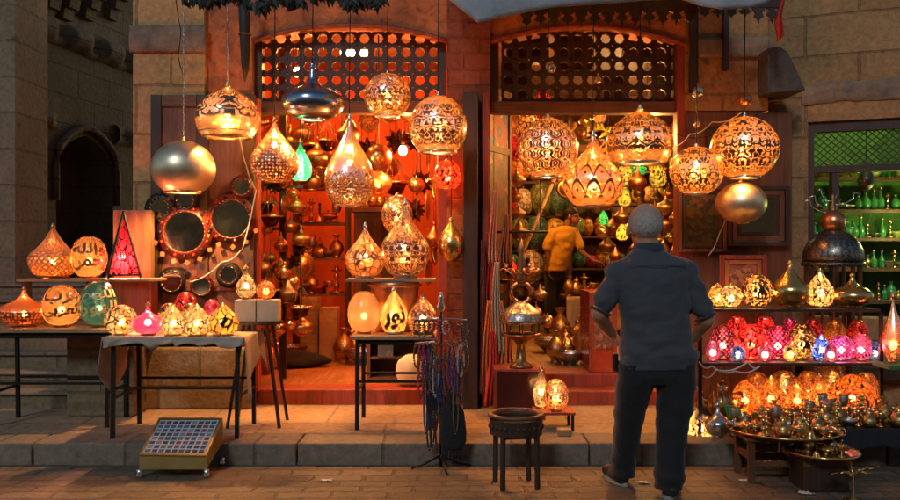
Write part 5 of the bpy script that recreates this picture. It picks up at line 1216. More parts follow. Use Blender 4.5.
# dark lacquered chest and lantern tower behind the stool
ch=thing('mirror_chest','dark glossy red and black chest behind the drum stool','chest',(WX(518,7.0),7.0,.15)); c_h=WZ(372,6.85)-.15; c_w=(WX(543,6.85)-WX(495,6.85))/2
M['lacquer']=m_plain('red_black_lacquer',(.06,.012,.008),.12,0,.8,5)
mb=MB(); mb.box(-c_w,-.15,.02,c_w,.2,c_h); mb.build('body',M['lacquer'],ch,bevel=.01)
for a in (-1,1):
    mb=MB(); mb.box(a*c_w-.015,-.158,0,a*c_w+.015,-.13,c_h+.0); mb.build('corner_post',M['wood_red'],ch)
mb=MB(); mb.box(-c_w-.01,-.165,c_h+.001,c_w+.01,.21,c_h+.022); mb.build('lid',M['wood_red'],ch,bevel=.004)
mb=MB(); mb.lathe([(.03,-.155),(.03,-.165),(.001,-.168)],14,c=(0,0,c_h*.55),M=Matrix.Rotation(PI/2,3,'X')); mb.build('clasp',M['gold'],ch)
tw=thing('tower_lantern','tall ornate dark metal tower lantern with domed hood standing on the lacquer chest','floor lantern',(WX(521,6.95),6.95,.15+c_h+.024)); t0=.15+c_h+.024
def tz_(y): return WZ(y,6.95)-t0
kk=6.95/F
mb=MB(); mb.lathe([(12*kk,0),(11*kk,.02),(5*kk,.05),(4*kk,tz_(345)),(9*kk,tz_(338))],24); mb.build('foot',M['bronze'],tw)
for i in range(8):
    a=2*PI*i/8; mb=MB(); mb.bar((17*kk*math.cos(a),17*kk*math.sin(a),tz_(336)),(18*kk*math.cos(a),18*kk*math.sin(a),tz_(322)),.012); mb.build('post',M['bronze'],tw)
mb=MB(); mb.lathe([(8*kk,tz_(340)),(19*kk,tz_(336)),(20*kk,tz_(334)),(18*kk,tz_(333))],32); mb.build('gallery',M['copper_etched'],tw)
mb=MB(); mb.lathe(spline([(21*kk,tz_(323)),(22*kk,tz_(320)),(19*kk,tz_(312)),(10*kk,tz_(305)),(7*kk,tz_(302))],4),32); mb.build('hood',M['silver_etched'],tw)
mb=MB(); mb.torus((0,0,tz_(293)),10*kk,.018,M=Matrix.Rotation(PI/2,3,'X'),seg=26); mb.build('ring',M['copper'],tw)
mb=MB(); mb.lathe([(4*kk,tz_(284)),(6*kk,tz_(278)),(3*kk,tz_(270)),(5*kk,tz_(264)),(2*kk,tz_(256)),(3.4*kk,tz_(250)),(.5*kk,tz_(238))],18); mb.build('finial',M['bronze'],tw)
for i in range(7):
    a=2*PI*i/7+.3; p=Vector((0,0,tz_(272)))
    pts=[p,p+Vector((.07*math.cos(a),.07*math.sin(a),-.02)),p+Vector((.14*math.cos(a),.14*math.sin(a),.03)),p+Vector((.17*math.cos(a),.17*math.sin(a),.01))]
    mb=MB(); mb.tube(pts,[.008,.006,.006,.011],6); mb.build('arm',M['copper'],tw)
# hanging scarves, belts and strings at the inner side of the right doorway
scol=[((.50,.03,.02),'red'),((.45,.16,.09),'peach'),((.55,.12,.02),'rust'),((.36,.27,.19),'cream'),((.08,.02,.02),'maroon'),((.6,.2,.03),'orange'),((.2,.06,.02),'brown')]
for i,(px,y0,y1,w,ci,Y) in enumerate(((488,232,300,7,0,7.35),(494,190,262,6,1,7.3),(489,300,398,8,2,7.25),(497,262,352,7,3,7.2),(484,240,392,6,4,7.3),(501,300,372,7,5,7.22),(492,330,404,7,0,7.12),(505,214,262,6,6,7.3),(508,330,368,8,1,7.3))):
    col,nm=scol[ci]; key='scarf_'+nm
    if key not in M: M[key]=m_plain(key,col,.85,0,.35,14,.5,.01)
    mb=MB(); w*=1.55; a=WX(px-w/2,Y); b=WX(px+w/2,Y); za=WZ(y0,Y); zb2=WZ(y1,Y)
    mb.grid(lambda u,v:(a+(b-a)*(.5+(u-.5)*(.45+.7*v)+.10*math.sin(v*5+i)),Y+.022*math.sin(u*19+i+v*3)*(.4+v),za+(zb2-za)*v-.02*abs(math.sin(u*9+i))*v),22,22)
    o=mb.build('scarf',M[key],None,solid=.004)
    tag(o,['red scarf hanging highest beside the right doorway post','peach scarf hanging beneath the picture panels','long rust scarf hanging low by the tower lantern','cream scarf hanging between the rust and orange ones','narrow maroon scarf hanging against the dark doorway post','orange scarf hanging just left of the tower lantern foot','red scarf hanging lowest next to the lacquer chest','brown scarf hanging under the yellow picture panel','peach scarf tucked behind the tower lantern gallery'][i],'scarf','scarves hanging by the right doorway')
# glazed panels on the right doorway's inner leaf (a leaf folded back at an angle)
pl=thing('door_leaf','half open door leaf with a red floral picture above a yellow one','door',(WX(481,7.5),7.53,.30)); th_=math.radians(62)
pl.rotation_euler=(0,0,th_)
Lw=.62; za,zb2=WZ(86,7.7)-.3,WZ(250,7.7)-.3
def lf(x0,x1,z0,z1,d0,d1,m,n): mb=MB(); mb.box(x0,d0,z0,x1,d1,z1); return mb.build(n,M[m],pl)
zm=WZ(148,7.7)-.3
for x0,x1 in ((0,.05),(Lw-.05,Lw)): lf(x0,x1,0,za,-.02,.02,'wood','stile')
for a,b in ((za-.06,za),(zm-.03,zm+.03),(zb2-.05,zb2),(0,.1)): lf(.051,Lw-.051,a,b,-.018,.018,'wood','rail')
lf(.052,Lw-.052,zm+.031,za-.061,-.006,.006,'red_art','picture'); lf(.052,Lw-.052,zb2+.001,zm-.031,-.006,.006,'yellow_art','picture')
lf(.052,Lw-.052,.101,zb2-.051,-.006,.006,'wood_dark','panel')
# jewellery rack
jy=5.95; jr=thing('jewellery_stand','slim upright metal stand hung with beaded bracelets and necklaces at the kerb','stand',(WX(441,jy),jy,0)); js=jy/F
def jz(y): return WZ(y,jy)
mb=MB(); mb.tube([(0,0,0.01),(0,0,jz(300))],.011,8); mb.build('pole',M['iron'],jr)
for a in (.2,.2+PI/2,.2+PI,.2+1.5*PI):
    mb=MB(); mb.tube([(0,0,.09),(.12*math.cos(a),.12*math.sin(a),.03),(.21*math.cos(a),.21*math.sin(a),.008)],.008,6); mb.build('foot',M['iron'],jr)
mb=MB(); mb.lathe([(.02,jz(312)),(.032,jz(306)),(.014,jz(301)),(.024,jz(297)),(.002,jz(292))],14); mb.build('finial',M['silver'],jr)
jc=[(.28,.02,.03),(.02,.02,.02),(.4,.37,.33),(.02,.04,.12),(.16,.05,.02),(.30,.03,.10),(.07,.015,.015),(.12,.09,.05)]
for i,c in enumerate(jc): M['bead%d'%i]=m_plain('beads%d'%i,c,.2,0,.2,30)
rng=random.Random(4)
for ti,(y,hw_,n) in enumerate(((320,26,11),(343,26,12),(358,22,12),(376,16,11),(392,13,9))):
    mb=MB(); mb.tube([(-hw_*js,-.01,jz(y)),(0,0,jz(y)+.012),(hw_*js,.01,jz(y))],.006,6); mb.build('crossbar',M['silver'],jr)
    for k in range(n):
        x=(-1+2*(k+.5)/n)*hw_*js; ln=rng.uniform(.06,.16) if ti<1 else rng.uniform(.14,.30) if ti<3 else rng.uniform(.2,.42); mt='bead%d'%(rng.randrange(8) if ti<3 else rng.choice([1,1,6,7,1,3]))
        pts=[]
        for q in range(14):
            a=2*PI*q/14; pts.append((x+.022*math.sin(a)*(1 if ti<2 else .8),-.03-.01*k%3+.006*math.cos(a),jz(y)-ln/2+ln/2*math.cos(a)))
        mb=MB()
        for q in range(14):
            p0=Vector(pts[q]);p1=Vector(pts[(q+1)%14]); m=max(1,int((p1-p0).length/.012))
            for w_ in range(m): mb.sphere(p0.lerp(p1,w_/m),.0078,6,4)
        mb.build('bead_string',M[mt],jr)
bg_=thing('hanging_bag','small black tasselled cloth bag hanging from the jewellery stand','bag',(WX(453,5.85),5.85,jz(447)))
bw,bh=13*js,jz(403)-jz(447); mb=MB(); mb.lathe(spline([(.01,.0),(bw*.8,.02),(bw,.12),(bw*.9,bh*.7),(bw*.6,bh),(.01,bh+.005)],4),20,sy=.35,wob=lambda a,z:1+.06*math.sin(a*7+z*30)); mb.build('pouch',M['dark'],bg_)
mb=MB(); mb.tube([(-bw*.5,0,bh),(-.03,.03,bh+.12),(0,.05,jz(382)-jz(447)),(.03,.03,bh+.12),(bw*.5,0,bh)],.005,6); mb.build('strap',M['dark'],bg_)
for i in range(9): mb=MB(); mb.tube([((i-4)*bw*.2,0,.03),((i-4)*bw*.21,-.01,-.05-rng.random()*.03)],.006,5); mb.build('tassel',M['dark'],bg_)
# tilted grid display case on the street
gc=thing('display_case','brass edged tilted display case with a grid of dark glass squares by the kerb','display case',(WX(177,5.86),5.86,0))
gk=5.75/F; a0=WX(140,5.7)-WX(177,5.86); a1=WX(207,5.7)-WX(177,5.86); b0=WX(157,6.0)-WX(177,5.86); b1=WX(214,6.0)-WX(177,5.86)
ff=Vector((a0,-.17,WZ(456,5.69))); fr_=Vector((a1,-.17,WZ(457,5.69))); bl=Vector((b0,.16,WZ(419,6.02))); br_=Vector((b1,.16,WZ(419,6.02)))
bl.x=a0+.02; br_.x=a1+.02
def gq(u,v,h=0): 
    p=ff.lerp(fr_,u).lerp(bl.lerp(br_,u),v); n=(fr_-ff).cross(bl-ff).normalized(); return p+n*h
def plate(mb,u0,v0,u1,v1,h0,h1):
    c=[gq(u0,v0,h0),gq(u1,v0,h0),gq(u1,v1,h0),gq(u0,v1,h0),gq(u0,v0,h1),gq(u1,v0,h1),gq(u1,v1,h1),gq(u0,v1,h1)]
    mb.add(c,[(0,3,2,1),(4,5,6,7),(0,1,5,4),(1,2,6,5),(2,3,7,6),(3,0,4,7)])
M['pale_bar']=m_plain('pale_bar',(.55,.55,.52),.4,0)
M['case_paint']=m_plain('olive_brass_case',(.30,.22,.07),.5,.3,.4,8); M['brass_trim']=m_metal('brass_trim',(.75,.55,.2),.35)
mb=MB(); lo=[ff,fr_,br_,bl]; 
vs=[Vector((p.x,p.y,max(.055,p.z-.16))) for p in lo]+[p-Vector((0,0,.012)) for p in lo]; mb.add(vs,[(0,3,2,1),(4,5,6,7),(0,1,5,4),(1,2,6,5),(2,3,7,6),(3,0,4,7)]); mb.build('case',M['case_paint'],gc)
for u0_,v0_,u1_,v1_ in ((0,0,1,.05),(0,.95,1,1),(0,.051,.04,.949),(.96,.051,1,.949)): mb=MB(); plate(mb,u0_,v0_,u1_,v1_,-.01,.012); mb.build('edge',M['brass_trim'],gc)
gcols=[(.06,.08,.14),(.12,.15,.22),(.20,.09,.11),(.08,.08,.09),(.28,.25,.24),(.05,.10,.20)]
for i,c in enumerate(gcols): M['gem%d'%i]=m_plain('case_glass%d'%i,c,.08,0,.3,30)
for i in range(9):
    for j in range(8):
        mb=MB(); u=.05+.9*i/9; v=.065+.87*j/8; plate(mb,u,v,u+.9/9-.018,v+.87/8-.02,0,.005); mb.build('glass_square',M['gem%d'%rng.randrange(6)],gc)
for i in range(10): mb=MB(); u=.043+.9*i/9; plate(mb,u-.009,.052,u+.009,.948,.0,.008); mb.build('grid_bar',M['pale_bar'],gc)
for j in range(9): mb=MB(); v=.058+.87*j/8; plate(mb,.045,v-.010,.955,v+.010,.0,.0095); mb.build('grid_bar',M['pale_bar'],gc)
for p in lo: mb=MB(); mb.lathe([(.004,0),(.02,.004),(.024,.018),(.014,.034),(.02,.056)],14,(p.x,p.y,0)); mb.build('ball_foot',M['silver'],gc)
# ------------------------------ canopy, valance, garland
M['canopy']=m_plain('blue_grey_canopy',(.42,.44,.47),.8,0,.3,6,.35,.02)
fe=[(440,-6,5.9),(452,2,5.85),(466,13,5.8),(478,23,5.8),(492,20,5.8),(505,17,5.85),(530,11,5.9),(560,7,5.9),(600,4,5.95),(640,1,6),(680,-1,6),(700,6,5.95),(722,9.5,5.9),(748,8,5.9),(768,3,5.9),(778,-8,5.9)]
def fe_at(u):
    t=u*(len(fe)-1); i=min(int(t),len(fe)-2); q=t-i; return [fe[i][k]*(1-q)+fe[i+1][k]*q for k in range(3)]
mb=MB()
def cf(u,v):
    x,y,Y=fe_at(u); p=P(x,y,Y)
    if v<.35: k=v/.35; return (p.x,p.y-.03*math.sin(k*PI)-.015*math.sin(u*40)*k,p.z+.30*k+.02*0.3*noise.noise(Vector((u*12,k*3,0))))
    k=(v-.35)/.65; return (p.x,p.y+k*1.62,p.z+.30+k*.45+.03*noise.noise(Vector((u*9,k*4,5)))-.06*math.sin(k*PI))
mb.grid(cf,110,26); tag(mb.build('canopy',M['canopy'],solid=.006),'pale blue grey cloth canopy sagging over the right doorway at the top edge','canopy')
def drop_shape(w,h,kind):
    if kind: o=[(-.5,0),(.5,0),(.46,-.12),(.2,-.2),(.5,-.45),(.24,-.66),(.12,-.6),(0,-1),(-.12,-.6),(-.24,-.66),(-.5,-.45),(-.2,-.2),(-.46,-.12)]
    else: o=[(-.5,0),(.5,0),(.5,-.2),(.28,-.4),(.4,-.62),(.1,-.75),(0,-1),(-.1,-.75),(-.4,-.62),(-.28,-.4),(-.5,-.2)]
    return [(a*w,b*h) for a,b in o]
va=thing('carved_valance','dark carved wooden valance of spear shaped drops under the pale canopy','valance',(WX(640,7.0),7.0,WZ(10,7.0)))
s7=7.0/F; px=527; i=0
while px<700:
    top=12+ (px-527)/(773-527)*(-1)*4; mb=MB(); xx=WX(px,7)-WX(640,7); zz=(10-top)*s7
    mb.prism([(xx+a,zz+b) for a,b in drop_shape(12.5*s7,16*s7,i%2)],0,.02); mb.build('drop',M['wood_dark'],va); px+=13.6; i+=1
mb=MB(); mb.box(WX(520,7)-WX(640,7),-.005,-.01,WX(703,7)-WX(640,7),.03,.09); mb.build('rail',M['wood_dark'],va)
va2=thing('carved_valance','short dark carved valance above the stained stone panel at upper right','valance',(WX(735,6.9),6.9,WZ(6,6.9)))
for i in range(6):
    mb=MB(); xx=(-30+i*13.5)*6.9/F; mb.prism([(xx+a,b) for a,b in drop_shape(12*6.9/F,(17 if i>3 else 12)*6.9/F,i%2)],0,.02); mb.build('drop',M['wood_dark'],va2)
mb=MB(); mb.box(-.3,-.005,-.01,.36,.03,.09); mb.build('rail',M['wood_dark'],va2)
M['leaf_dark']=m_plain('dark_leaf',(.018,.022,.014),.6,0,.4,20)
ga=thing('leaf_garland','dark drooping leaf garland hung along the top over the left doorway','garland',(WX(285,6.6),6.6,WZ(0,6.6)))
g0=WX(178,6.6)-WX(285,6.6); g1=WX(385,6.6)-WX(285,6.6)
mb=MB(); mb.tube([(g0+(g1-g0)*k/20,0,.05+.02*math.sin(k)) for k in range(21)],.012,6); mb.build('cord',M['leaf_dark'],ga)
mb=MB()
for q in range(210):
    x=g0+(g1-g0)*rng.random(); cl=.5+.5*math.sin(x*13+1)*math.sin(x*5); ln=rng.uniform(.06,.10)+.05*cl; z=.06-rng.random()*.10*cl; a=rng.uniform(-.9,.9); b=rng.uniform(-.5,.5)
    d_=Vector((math.sin(a),math.sin(b)*.5,-math.cos(a))).normalized(); s_=d_.cross(Vector((rng.uniform(-.4,.4),1,0))).normalized()*ln*.2; p=Vector((x,rng.uniform(-.05,.05),z))
    mb.add([p,p+d_*ln*.4+s_,p+d_*ln,p+d_*ln*.4-s_,p+d_*ln*.45+Vector((0,-.008,0))],[(0,1,4),(1,2,4),(2,3,4),(3,0,4)])
mb.build('foliage',M['leaf_dark'],ga)
gs2=MB(); 
for q in range(26):
    z=WZ(2+q*3,7.2); gs2.obox((WX(245+math.sin(q)*2,7.2),7.2,z),(.05,.02,.045),Matrix.Rotation(q*1.3,3,'Z')@Matrix.Rotation(.5*math.sin(q*3),3,'Y'))
gs2=gs2
st2=thing('dried_bundle','long dark dried bundle hanging beside the onion lantern chain','bundle',(WX(245,7.25),7.25,WZ(82,7.25)))
mb=MB(); hh=WZ(-10,7.25)-WZ(82,7.25)
mb.lathe([(.004,0),(.03,.12),(.045,.35),(.05,.6),(.03,hh)],12,wob=lambda a,z:1+.35*noise.noise(Vector((a*2,z*14,0)))); mb.build('stems',M['leaf_dark'],st2)
mb=MB(); mb.torus((0,0,.4),.05,.008,seg=16); mb.build('tie',M['wood'],st2)
mb=MB(); mb.grid(lambda u,v:(WX(779+6*u-3*v,6.9)+.01*math.sin(v*8),6.9+.02*math.sin(u*8+v*3),WZ(-12+(42*(1-.15*u)+12)*v,6.9)),8,16); M['redcloth']=m_plain('red_cloth',(.45,.03,.015),.8,0,.25,8,.4)
tag(mb.build('red_cloth',M['redcloth'],solid=.004),'narrow strip of red cloth hanging near the stone bracket','cloth')
# pendant trinkets and wires
for i,(px,y,Y,r) in enumerate(((552,68,6.85,5),(598,80,6.9,4),(698,92,6.85,6),(745,100,6.9,7),(697,124,6.8,3.5))):
    t=thing('cord_ball',['small mirrored ball on the cord above the diamond lattice globe','tiny brass ball on the cord above the fish scale lantern','mirrored ball strung high above the arabesque globe','copper ball strung above the biggest patterned globe','tiny gold bead on the cord just above the arabesque globe'][i],'ornament',(WX(px,Y),Y,WZ(y,Y)))
    mb=MB(); mb.sphere((0,0,0),r*Y/F,16,10); mb.build('ball',M[['silver','gold','silver','copper','gold'][i]],t); mb=MB(); mb.lathe([(.008,r*Y/F-.004),(.01,r*Y/F+.012),(.003,r*Y/F+.02)],10); mb.build('cap',M['gold'],t)
def wire(name,label,pts,r=.004,mat='iron'):
    P3=[P(*p) for p in pts]; out=[]
    for a in spline([tuple(p) for p in P3] ,8) if False else []: pass
    n=len(P3); q=[]
    for i in range(n-1):
        for k in range(8):
            t=k/8; p=P3[i].lerp(P3[i+1],t); q.append(p-Vector((0,0,.03*math.sin(t*PI))))
    q.append(P3[-1]); mb=MB(); mb.tube(q,r,6); return tag(mb.build(name,M[mat]),label,'cable')
M['white_wire']=m_plain('white_wire',(.6,.55,.5),.5)
wire('cable','pale cable sagging from the lattice corner to the biggest patterned globe',[(656,152,6.9),(672,146,7.1),(690,134,7.2),(712,122,7.2),(742,112,7.0)],.004,'white_wire')
wire('cable','dark cable looping between the two arabesque globes',[(630,140,7.4),(670,132,7.35),(712,136,7.2),(760,112,7.4)],.004)
wire('cable','pale cable dropping from the plain gold ball lantern to the framed wall',[(729,205,6.95),(720,232,7.2),(708,256,7.3)],.004,'white_wire')
wire('cable','white cable trailing down from the onion glass lantern across the door leaf',[(240,138,6.9),(246,165,7.2),(256,190,7.3),(243,248,7.3),(222,262,7.3),(190,282,7.3)],.005,'white_wire')
wire('cable','thin cable running down the wall above the mirrors',[(176,0,7.3),(181,30,7.3),(178,55,7.3),(184,75,7.3)],.004)
for i in range(9):
    x=705+i*6+rng.uniform(-2,2)
wire('cable','tangled pale cable along the left end of the middle rack shelf',[(699,362,6.28),(712,366,6.25),(735,371,6.25),(760,366,6.25),(748,362,6.24),(716,370,6.24),(703,376,6.25)],.006,'white_wire')
# floor lamps right of the man
lantern('teardrop_lamp','tall glowing mosaic teardrop lamp on the pavement right of the man legs','tear',(687,388,714,444),6.35,'mosaic_w',power=9*W,cat='table lamp',col=(1,.5,.18),lz=.25)
lantern('squat_lamp','small silvery blue lamp beside the glowing teardrop on the pavement','squat',(705,402,730,437),6.15,'silver',trim='silver',power=0,cat='table lamp')
for i in range(4):
    t=thing('wire_flower',NICE and 'curled wire stem rising among the pavement lamps right of the man','ornament',(WX(712+i*6,6.3),6.3,.15),'curled wire stems on the pavement lamps'); mb=MB(); a=rng.uniform(-1,1)
    mb.tube([(0,0,0),(.01*a,0,.25),(.02*a,0,.38),(.06*a,0,.45),(.04*a,0,.50),(.0,0,.48)],.005,6); mb.build('stem',M['bronze'],t)
gc_=MB(); gc_.grid(lambda u,v:(WX(722+14*u+14*v,6.0)-.0,5.98+.03*math.sin(u*5),WZ(405+40*v,6.0)+.01*math.sin(v*9)),6,14); M['greenstrip']=m_plain('green_strip',(.05,.22,.05),.6)
tag(gc_.build('green_ribbon',M['greenstrip'],solid=.005),'green plastic ribbon hanging beside the large brass tray','ribbon')

for i,(px,py,Y) in enumerate(((643,482,5.55),(806,492,5.3),(327,486,5.6),(745,478,5.6))):
    c=(WX(px,Y),Y,.006); mb=MB(); mb.grid(lambda u,v:(c[0]+(u-.5)*.07+.01*math.sin(v*5+i),c[1]+(v-.5)*.05,c[2]+.012*abs(noise.noise(Vector((u*3,v*3,i*5))))+.003),6,6); tag(mb.build('paper_scrap',M['cloth2'],solid=.001),['crumpled paper scrap lying between the man shoes','paper scrap on the setts below the gilt branch','paper scrap on the setts below the middle of the step','paper scrap on the setts right of the man'][i],'litter')
# ---------------------------------------------------------------- shop interiors
def goods(kind,shell,trim,name,cat,size,foot=True,hang=False,topper=True,open_r=None,power=0,col=(1,.45,.14),open_=None):
    """template lantern about `size` m in radius at the origin"""
    t=thing(name,'tmp','tmp',(0,0,-60)); r=size; h=size*{'globe':1.75,'tear':3.2,'tearwide':2.4,'squat':1.8,'egg':2.4,'onion':1.9,'cone':2.2,'flame':2.4,'dome':1.2,'bulbdown':3.0}[kind]
    p=prof(kind,r,h,open_r); mb=MB(); mb.lathe(p,24,caps=False); mb.build('shell',M[shell],t,fixn=False)
    if foot: mb=MB(); mb.lathe([(p[0][0]*1.08,-.012),(p[0][0]*1.05,.004)],24); mb.build('rim',M[trim],t)
    if topper: mb=MB(); mb.lathe([(p[-1][0]+.008,h-.01),(p[-1][0]*.8+.004,h+.012),(.003,h+.03)],10); mb.build('finial',M[trim],t)
    if hang: mb=MB(); mb.tube([(0,0,h),(0,0,h+.35)],.003,4); mb.build('cord',M['iron'],t)
    if power: lamp_light(t,(0,0,h*.4),power,col,size*.3)
    return t
GT={}
def inst(key,loc,label,group,cat,s=1,rz=0,sz=None):
    src,used=GT[key]
    if not used:
        GT[key]=(src,True); o=src; o.location=loc; o.rotation_euler=(0,0,rz); o.scale=(s,s,s if sz is None else sz)
    else: o=copy_tree(src,loc,None,rz,(s,s,s if sz is None else sz))
    o['label']=label; o['category']=cat; o['group']=group; return o
def reg(key,*a,**k): GT[key]=(goods(*a,**k),False)
reg('gold_globe','globe','gold','gold','brass_globe','lantern',.10,hang=True,open_r=.35)
reg('gold_tear','tear','g_dots','gold','brass_teardrop','lantern',.085,hang=True)
reg('copper_tear','tearwide','copper_etched','copper','copper_teardrop','lantern',.10,hang=True)
reg('brass_squat','squat','brass_etched','gold','brass_squat_lantern','lantern',.11,hang=True)
reg('bronze_cone','cone','bronze','gold','bronze_cone_lantern','lantern',.10,hang=True)
reg('lit_tear','tear','filigree','gold','lit_teardrop','lantern',.10,hang=True,power=2.2)
reg('lit_globe','globe','mosaic_o','gold','lit_globe','lantern',.10,hang=True,power=2.2,open_r=.35)
def extra(key,parts,cname):
    GT[key]=(simple(cname,parts),False)
R90=Matrix.Rotation(PI/2,3,'X')
extra('disc',[('plate',MB().lathe([(.001,.004),(.05,.008),(.10,.0),(.13,.012),(.135,.006),(.001,-.006)],30,(0,0,.135),M=R90,caps=False),'brass_etched'),('cord',MB().tube([(0,0,.27),(0,0,.62)],.003,4),'iron')],'hanging_plate')
st_mb=MB(); 
for k in range(20):
    zq=1-2*(k+.5)/20; aq=k*2.39996; d_=Vector((math.sqrt(1-zq*zq)*math.cos(aq),math.sqrt(1-zq*zq)*math.sin(aq),zq)); Mq=d_.to_track_quat('Z','Y').to_matrix(); st_mb.lathe([(.042,.03),(.001,.12)],5,(0,0,.12),M=Mq,smooth=False)
extra('star',[('points',st_mb,'mosaic_o'),('core',MB().sphere((0,0,.12),.055,14,10),'copper'),('cord',MB().tube([(0,0,.2),(0,0,.58)],.003,4),'iron')],'star_lantern')
ch_mb=MB(); 
for k in range(10): ch_mb.tube([(.12*math.cos(k*PI/5),.12*math.sin(k*PI/5),.06),(.02*math.cos(k*PI/5),.02*math.sin(k*PI/5),.25)],.003,4)
extra('ringl',[('ring',MB().torus((0,0,.05),.12,.012,seg=24),'gold'),('chains',ch_mb,'bronze'),('bowl',MB().lathe(spline([(.01,-.06),(.06,-.04),(.09,.03),(.10,.05)],3),22),'red_glass'),('cord',MB().tube([(0,0,.25),(0,0,.6)],.003,4),'iron')],'ring_chandelier')
LBL={'disc':'round etched brass plate','star':'spiky orange star lantern','ringl':'brass ring chandelier with red glass bowl','egg_green':'painted green egg','gold_globe':'small plain brass globe','gold_tear':'small pierced brass teardrop','copper_tear':'small etched copper teardrop','brass_squat':'small etched squat brass lantern','bronze_cone':'small dark bronze cone lantern','lit_tear':'small lit filigree teardrop','lit_globe':'small lit orange mosaic globe'}
rg=random.Random(11)
def cluster(n,xr,yr,Yr,dmin,keys,where,grp,s=(.7,1.15)):
    pts=[]
    for _ in range(6000):
        p=(rg.uniform(*xr),rg.uniform(*yr),rg.uniform(*Yr))
        if all(math.hypot(p[0]-q[0],p[1]-q[1])>dmin for q in pts): pts.append(p)
        if len(pts)>=n: break
    for p in pts:
        k=rg.choice(keys); c=P(*p); inst(k,tuple(c),LBL[k]+' '+where,LBL[k]+' '+grp,'lantern',rg.uniform(*s),rg.uniform(0,6))
metalkeys=['gold_globe','gold_tear','copper_tear','brass_squat','bronze_cone','gold_globe','brass_squat','disc','disc','star','star','ringl','ringl','copper_tear']
# trellis post and brass cluster left
tp=thing('display_post','dark upright display post hung with brassware inside the left doorway','post',(WX(283,8.2),8.2,.285))
mb=MB(); mb.box(-.03,-.03,0,.03,.03,3.7); mb.build('post',M['wood_dark'],tp)
for zz in (1.0,1.4,1.8,2.2,2.6): mb=MB(); mb.box(-.24,-.045,zz,.2,-.031,zz+.03); mb.build('rail',M['wood_dark'],tp)
cluster(30,(263,302),(185,335),(7.95,8.15),11.5,metalkeys,'in the brass cluster inside the left doorway','in the left cluster',(.55,1.1))
cluster(20,(262,350),(118,190),(8.3,9.6),13,metalkeys+['lit_globe'],'hung high inside the left doorway','hung high at left',(.9,1.4))
cluster(20,(335,436),(118,205),(8.6,9.8),13,metalkeys+['lit_tear','lit_globe'],'hung high by the brick pilaster','hung high near the pilaster',(.8,1.3))
cluster(8,(412,440),(190,300),(8.2,9.2),15,metalkeys,'hung low behind the tall lacy teardrop','hung low behind the teardrop',(.8,1.2))
# wall shelf with gold globes, dark cabinet
ws=thing('stock_shelves','open shelves of brassware against the wall left of the dark cupboard','shelves',(WX(322,10.3),10.3,.285))
w3=(WX(350,10.3)-WX(298,10.3))/2
for k in range(5): mb=MB(); mb.box(-w3,-.12,.25+.42*k,w3,.16,.28+.42*k); mb.build('shelf',M['wood'],ws)
for a in (-1,1): mb=MB(); mb.box(a*w3-.02,-.12,0,a*w3+.02,.16,2.1); mb.build('side',M['wood_dark'],ws)
for k in range(5):
    for i in range(5):
        kd=KS[(i*2+k*3)%len(KS)]; put(kd,(WX(322,10.3)-w3+.09+i*(2*w3-.16)/4.6,10.25,.285+.282+.42*k),NICE[kd]+' on the open stock shelves in the left shop',NICE[kd]+' on the stock shelves',rg.uniform(0,6),rg.uniform(1.6,2.3))
for i,(px,Y,k,s_) in enumerate(((268,8.5,'brass_vase',2.6),(276,8.9,'brass_teapot',2.4),(291,9.6,'metal_bowl',3),(344,9.4,'brass_vase',2.8),(352,9.9,'brass_teapot',2.8),(362,9.2,'metal_bowl',3),(372,9.9,'genie_lamp',2.6),(384,9.6,'brass_vase',2.4))):
    put(k,(WX(px,Y),Y,.284),'large '+NICE[k].replace('small ','')+' standing on the left shop floor','large '+k+' on the left shop floor',i*1.3,s_)
wc=thing('dark_cabinet','tall dark open cupboard deep inside the left shop','cabinet',(WX(378,10.6),10.6,.285))
cw_=(WX(402,10.6)-WX(354,10.6))/2; chh=WZ(212,10.6)-.285
mb=MB(); mb.box(-cw_,.0,0,cw_,.4,chh); mb.build('body',M['wood_dark'],wc,bevel=.01)
for a in (-1,0,1): mb=MB(); mb.box(a*(cw_-.05)-.04,-.03,.05,a*(cw_-.05)+.04,-.001,chh-.08); mb.build('stile',M['wood'],wc)
mb=MB(); mb.box(-cw_-.04,-.05,chh+.001,cw_+.04,.42,chh+.05); mb.build('cornice',M['wood'],wc)
for k in (-.3,.3): mb=MB(); mb.sphere((k*.3,-.045,chh*.5),.025,10,8); mb.build('knob',M['gold'],wc)
for i in range(7): inst('lit_globe' if i%3==1 else 'gold_globe',(WX(357+i*7,10.5),10.75,.285+chh+.065),('small lit orange mosaic globe' if i%3==1 else 'small plain brass globe')+' in the row on top of the dark cupboard','globes on the cupboard '+str(i%3==1),'lantern',.8)
mb=MB(); mb.box(WX(300,9.6),9.6,.285,WX(318,9.6),9.85,WZ(298,9.6)); tag(mb.build('cardboard_box',M['wood_light'],bevel=.006),'upright cardboard box standing on the left shop floor','box')
mb=MB(); mb.box(WX(319,9.5),9.5,.285,WX(337,9.5),9.75,WZ(308,9.5)); tag(mb.build('cardboard_box',M['plaster_tan'],bevel=.006),'shorter printed cardboard box next to the upright one','box')
mb=MB(); mb.lathe(spline([(.02,0),(.2,.02),(.22,.08),(.12,.15),(.01,.17)],4),24,(WX(297,9.0),9.0,.285),sx=1.4,sy=.8,wob=lambda a,z:1+.15*math.sin(a*3+z*20)); tag(mb.build('dark_bag',M['dark']),'slumped black bag lying on the left shop floor','bag')
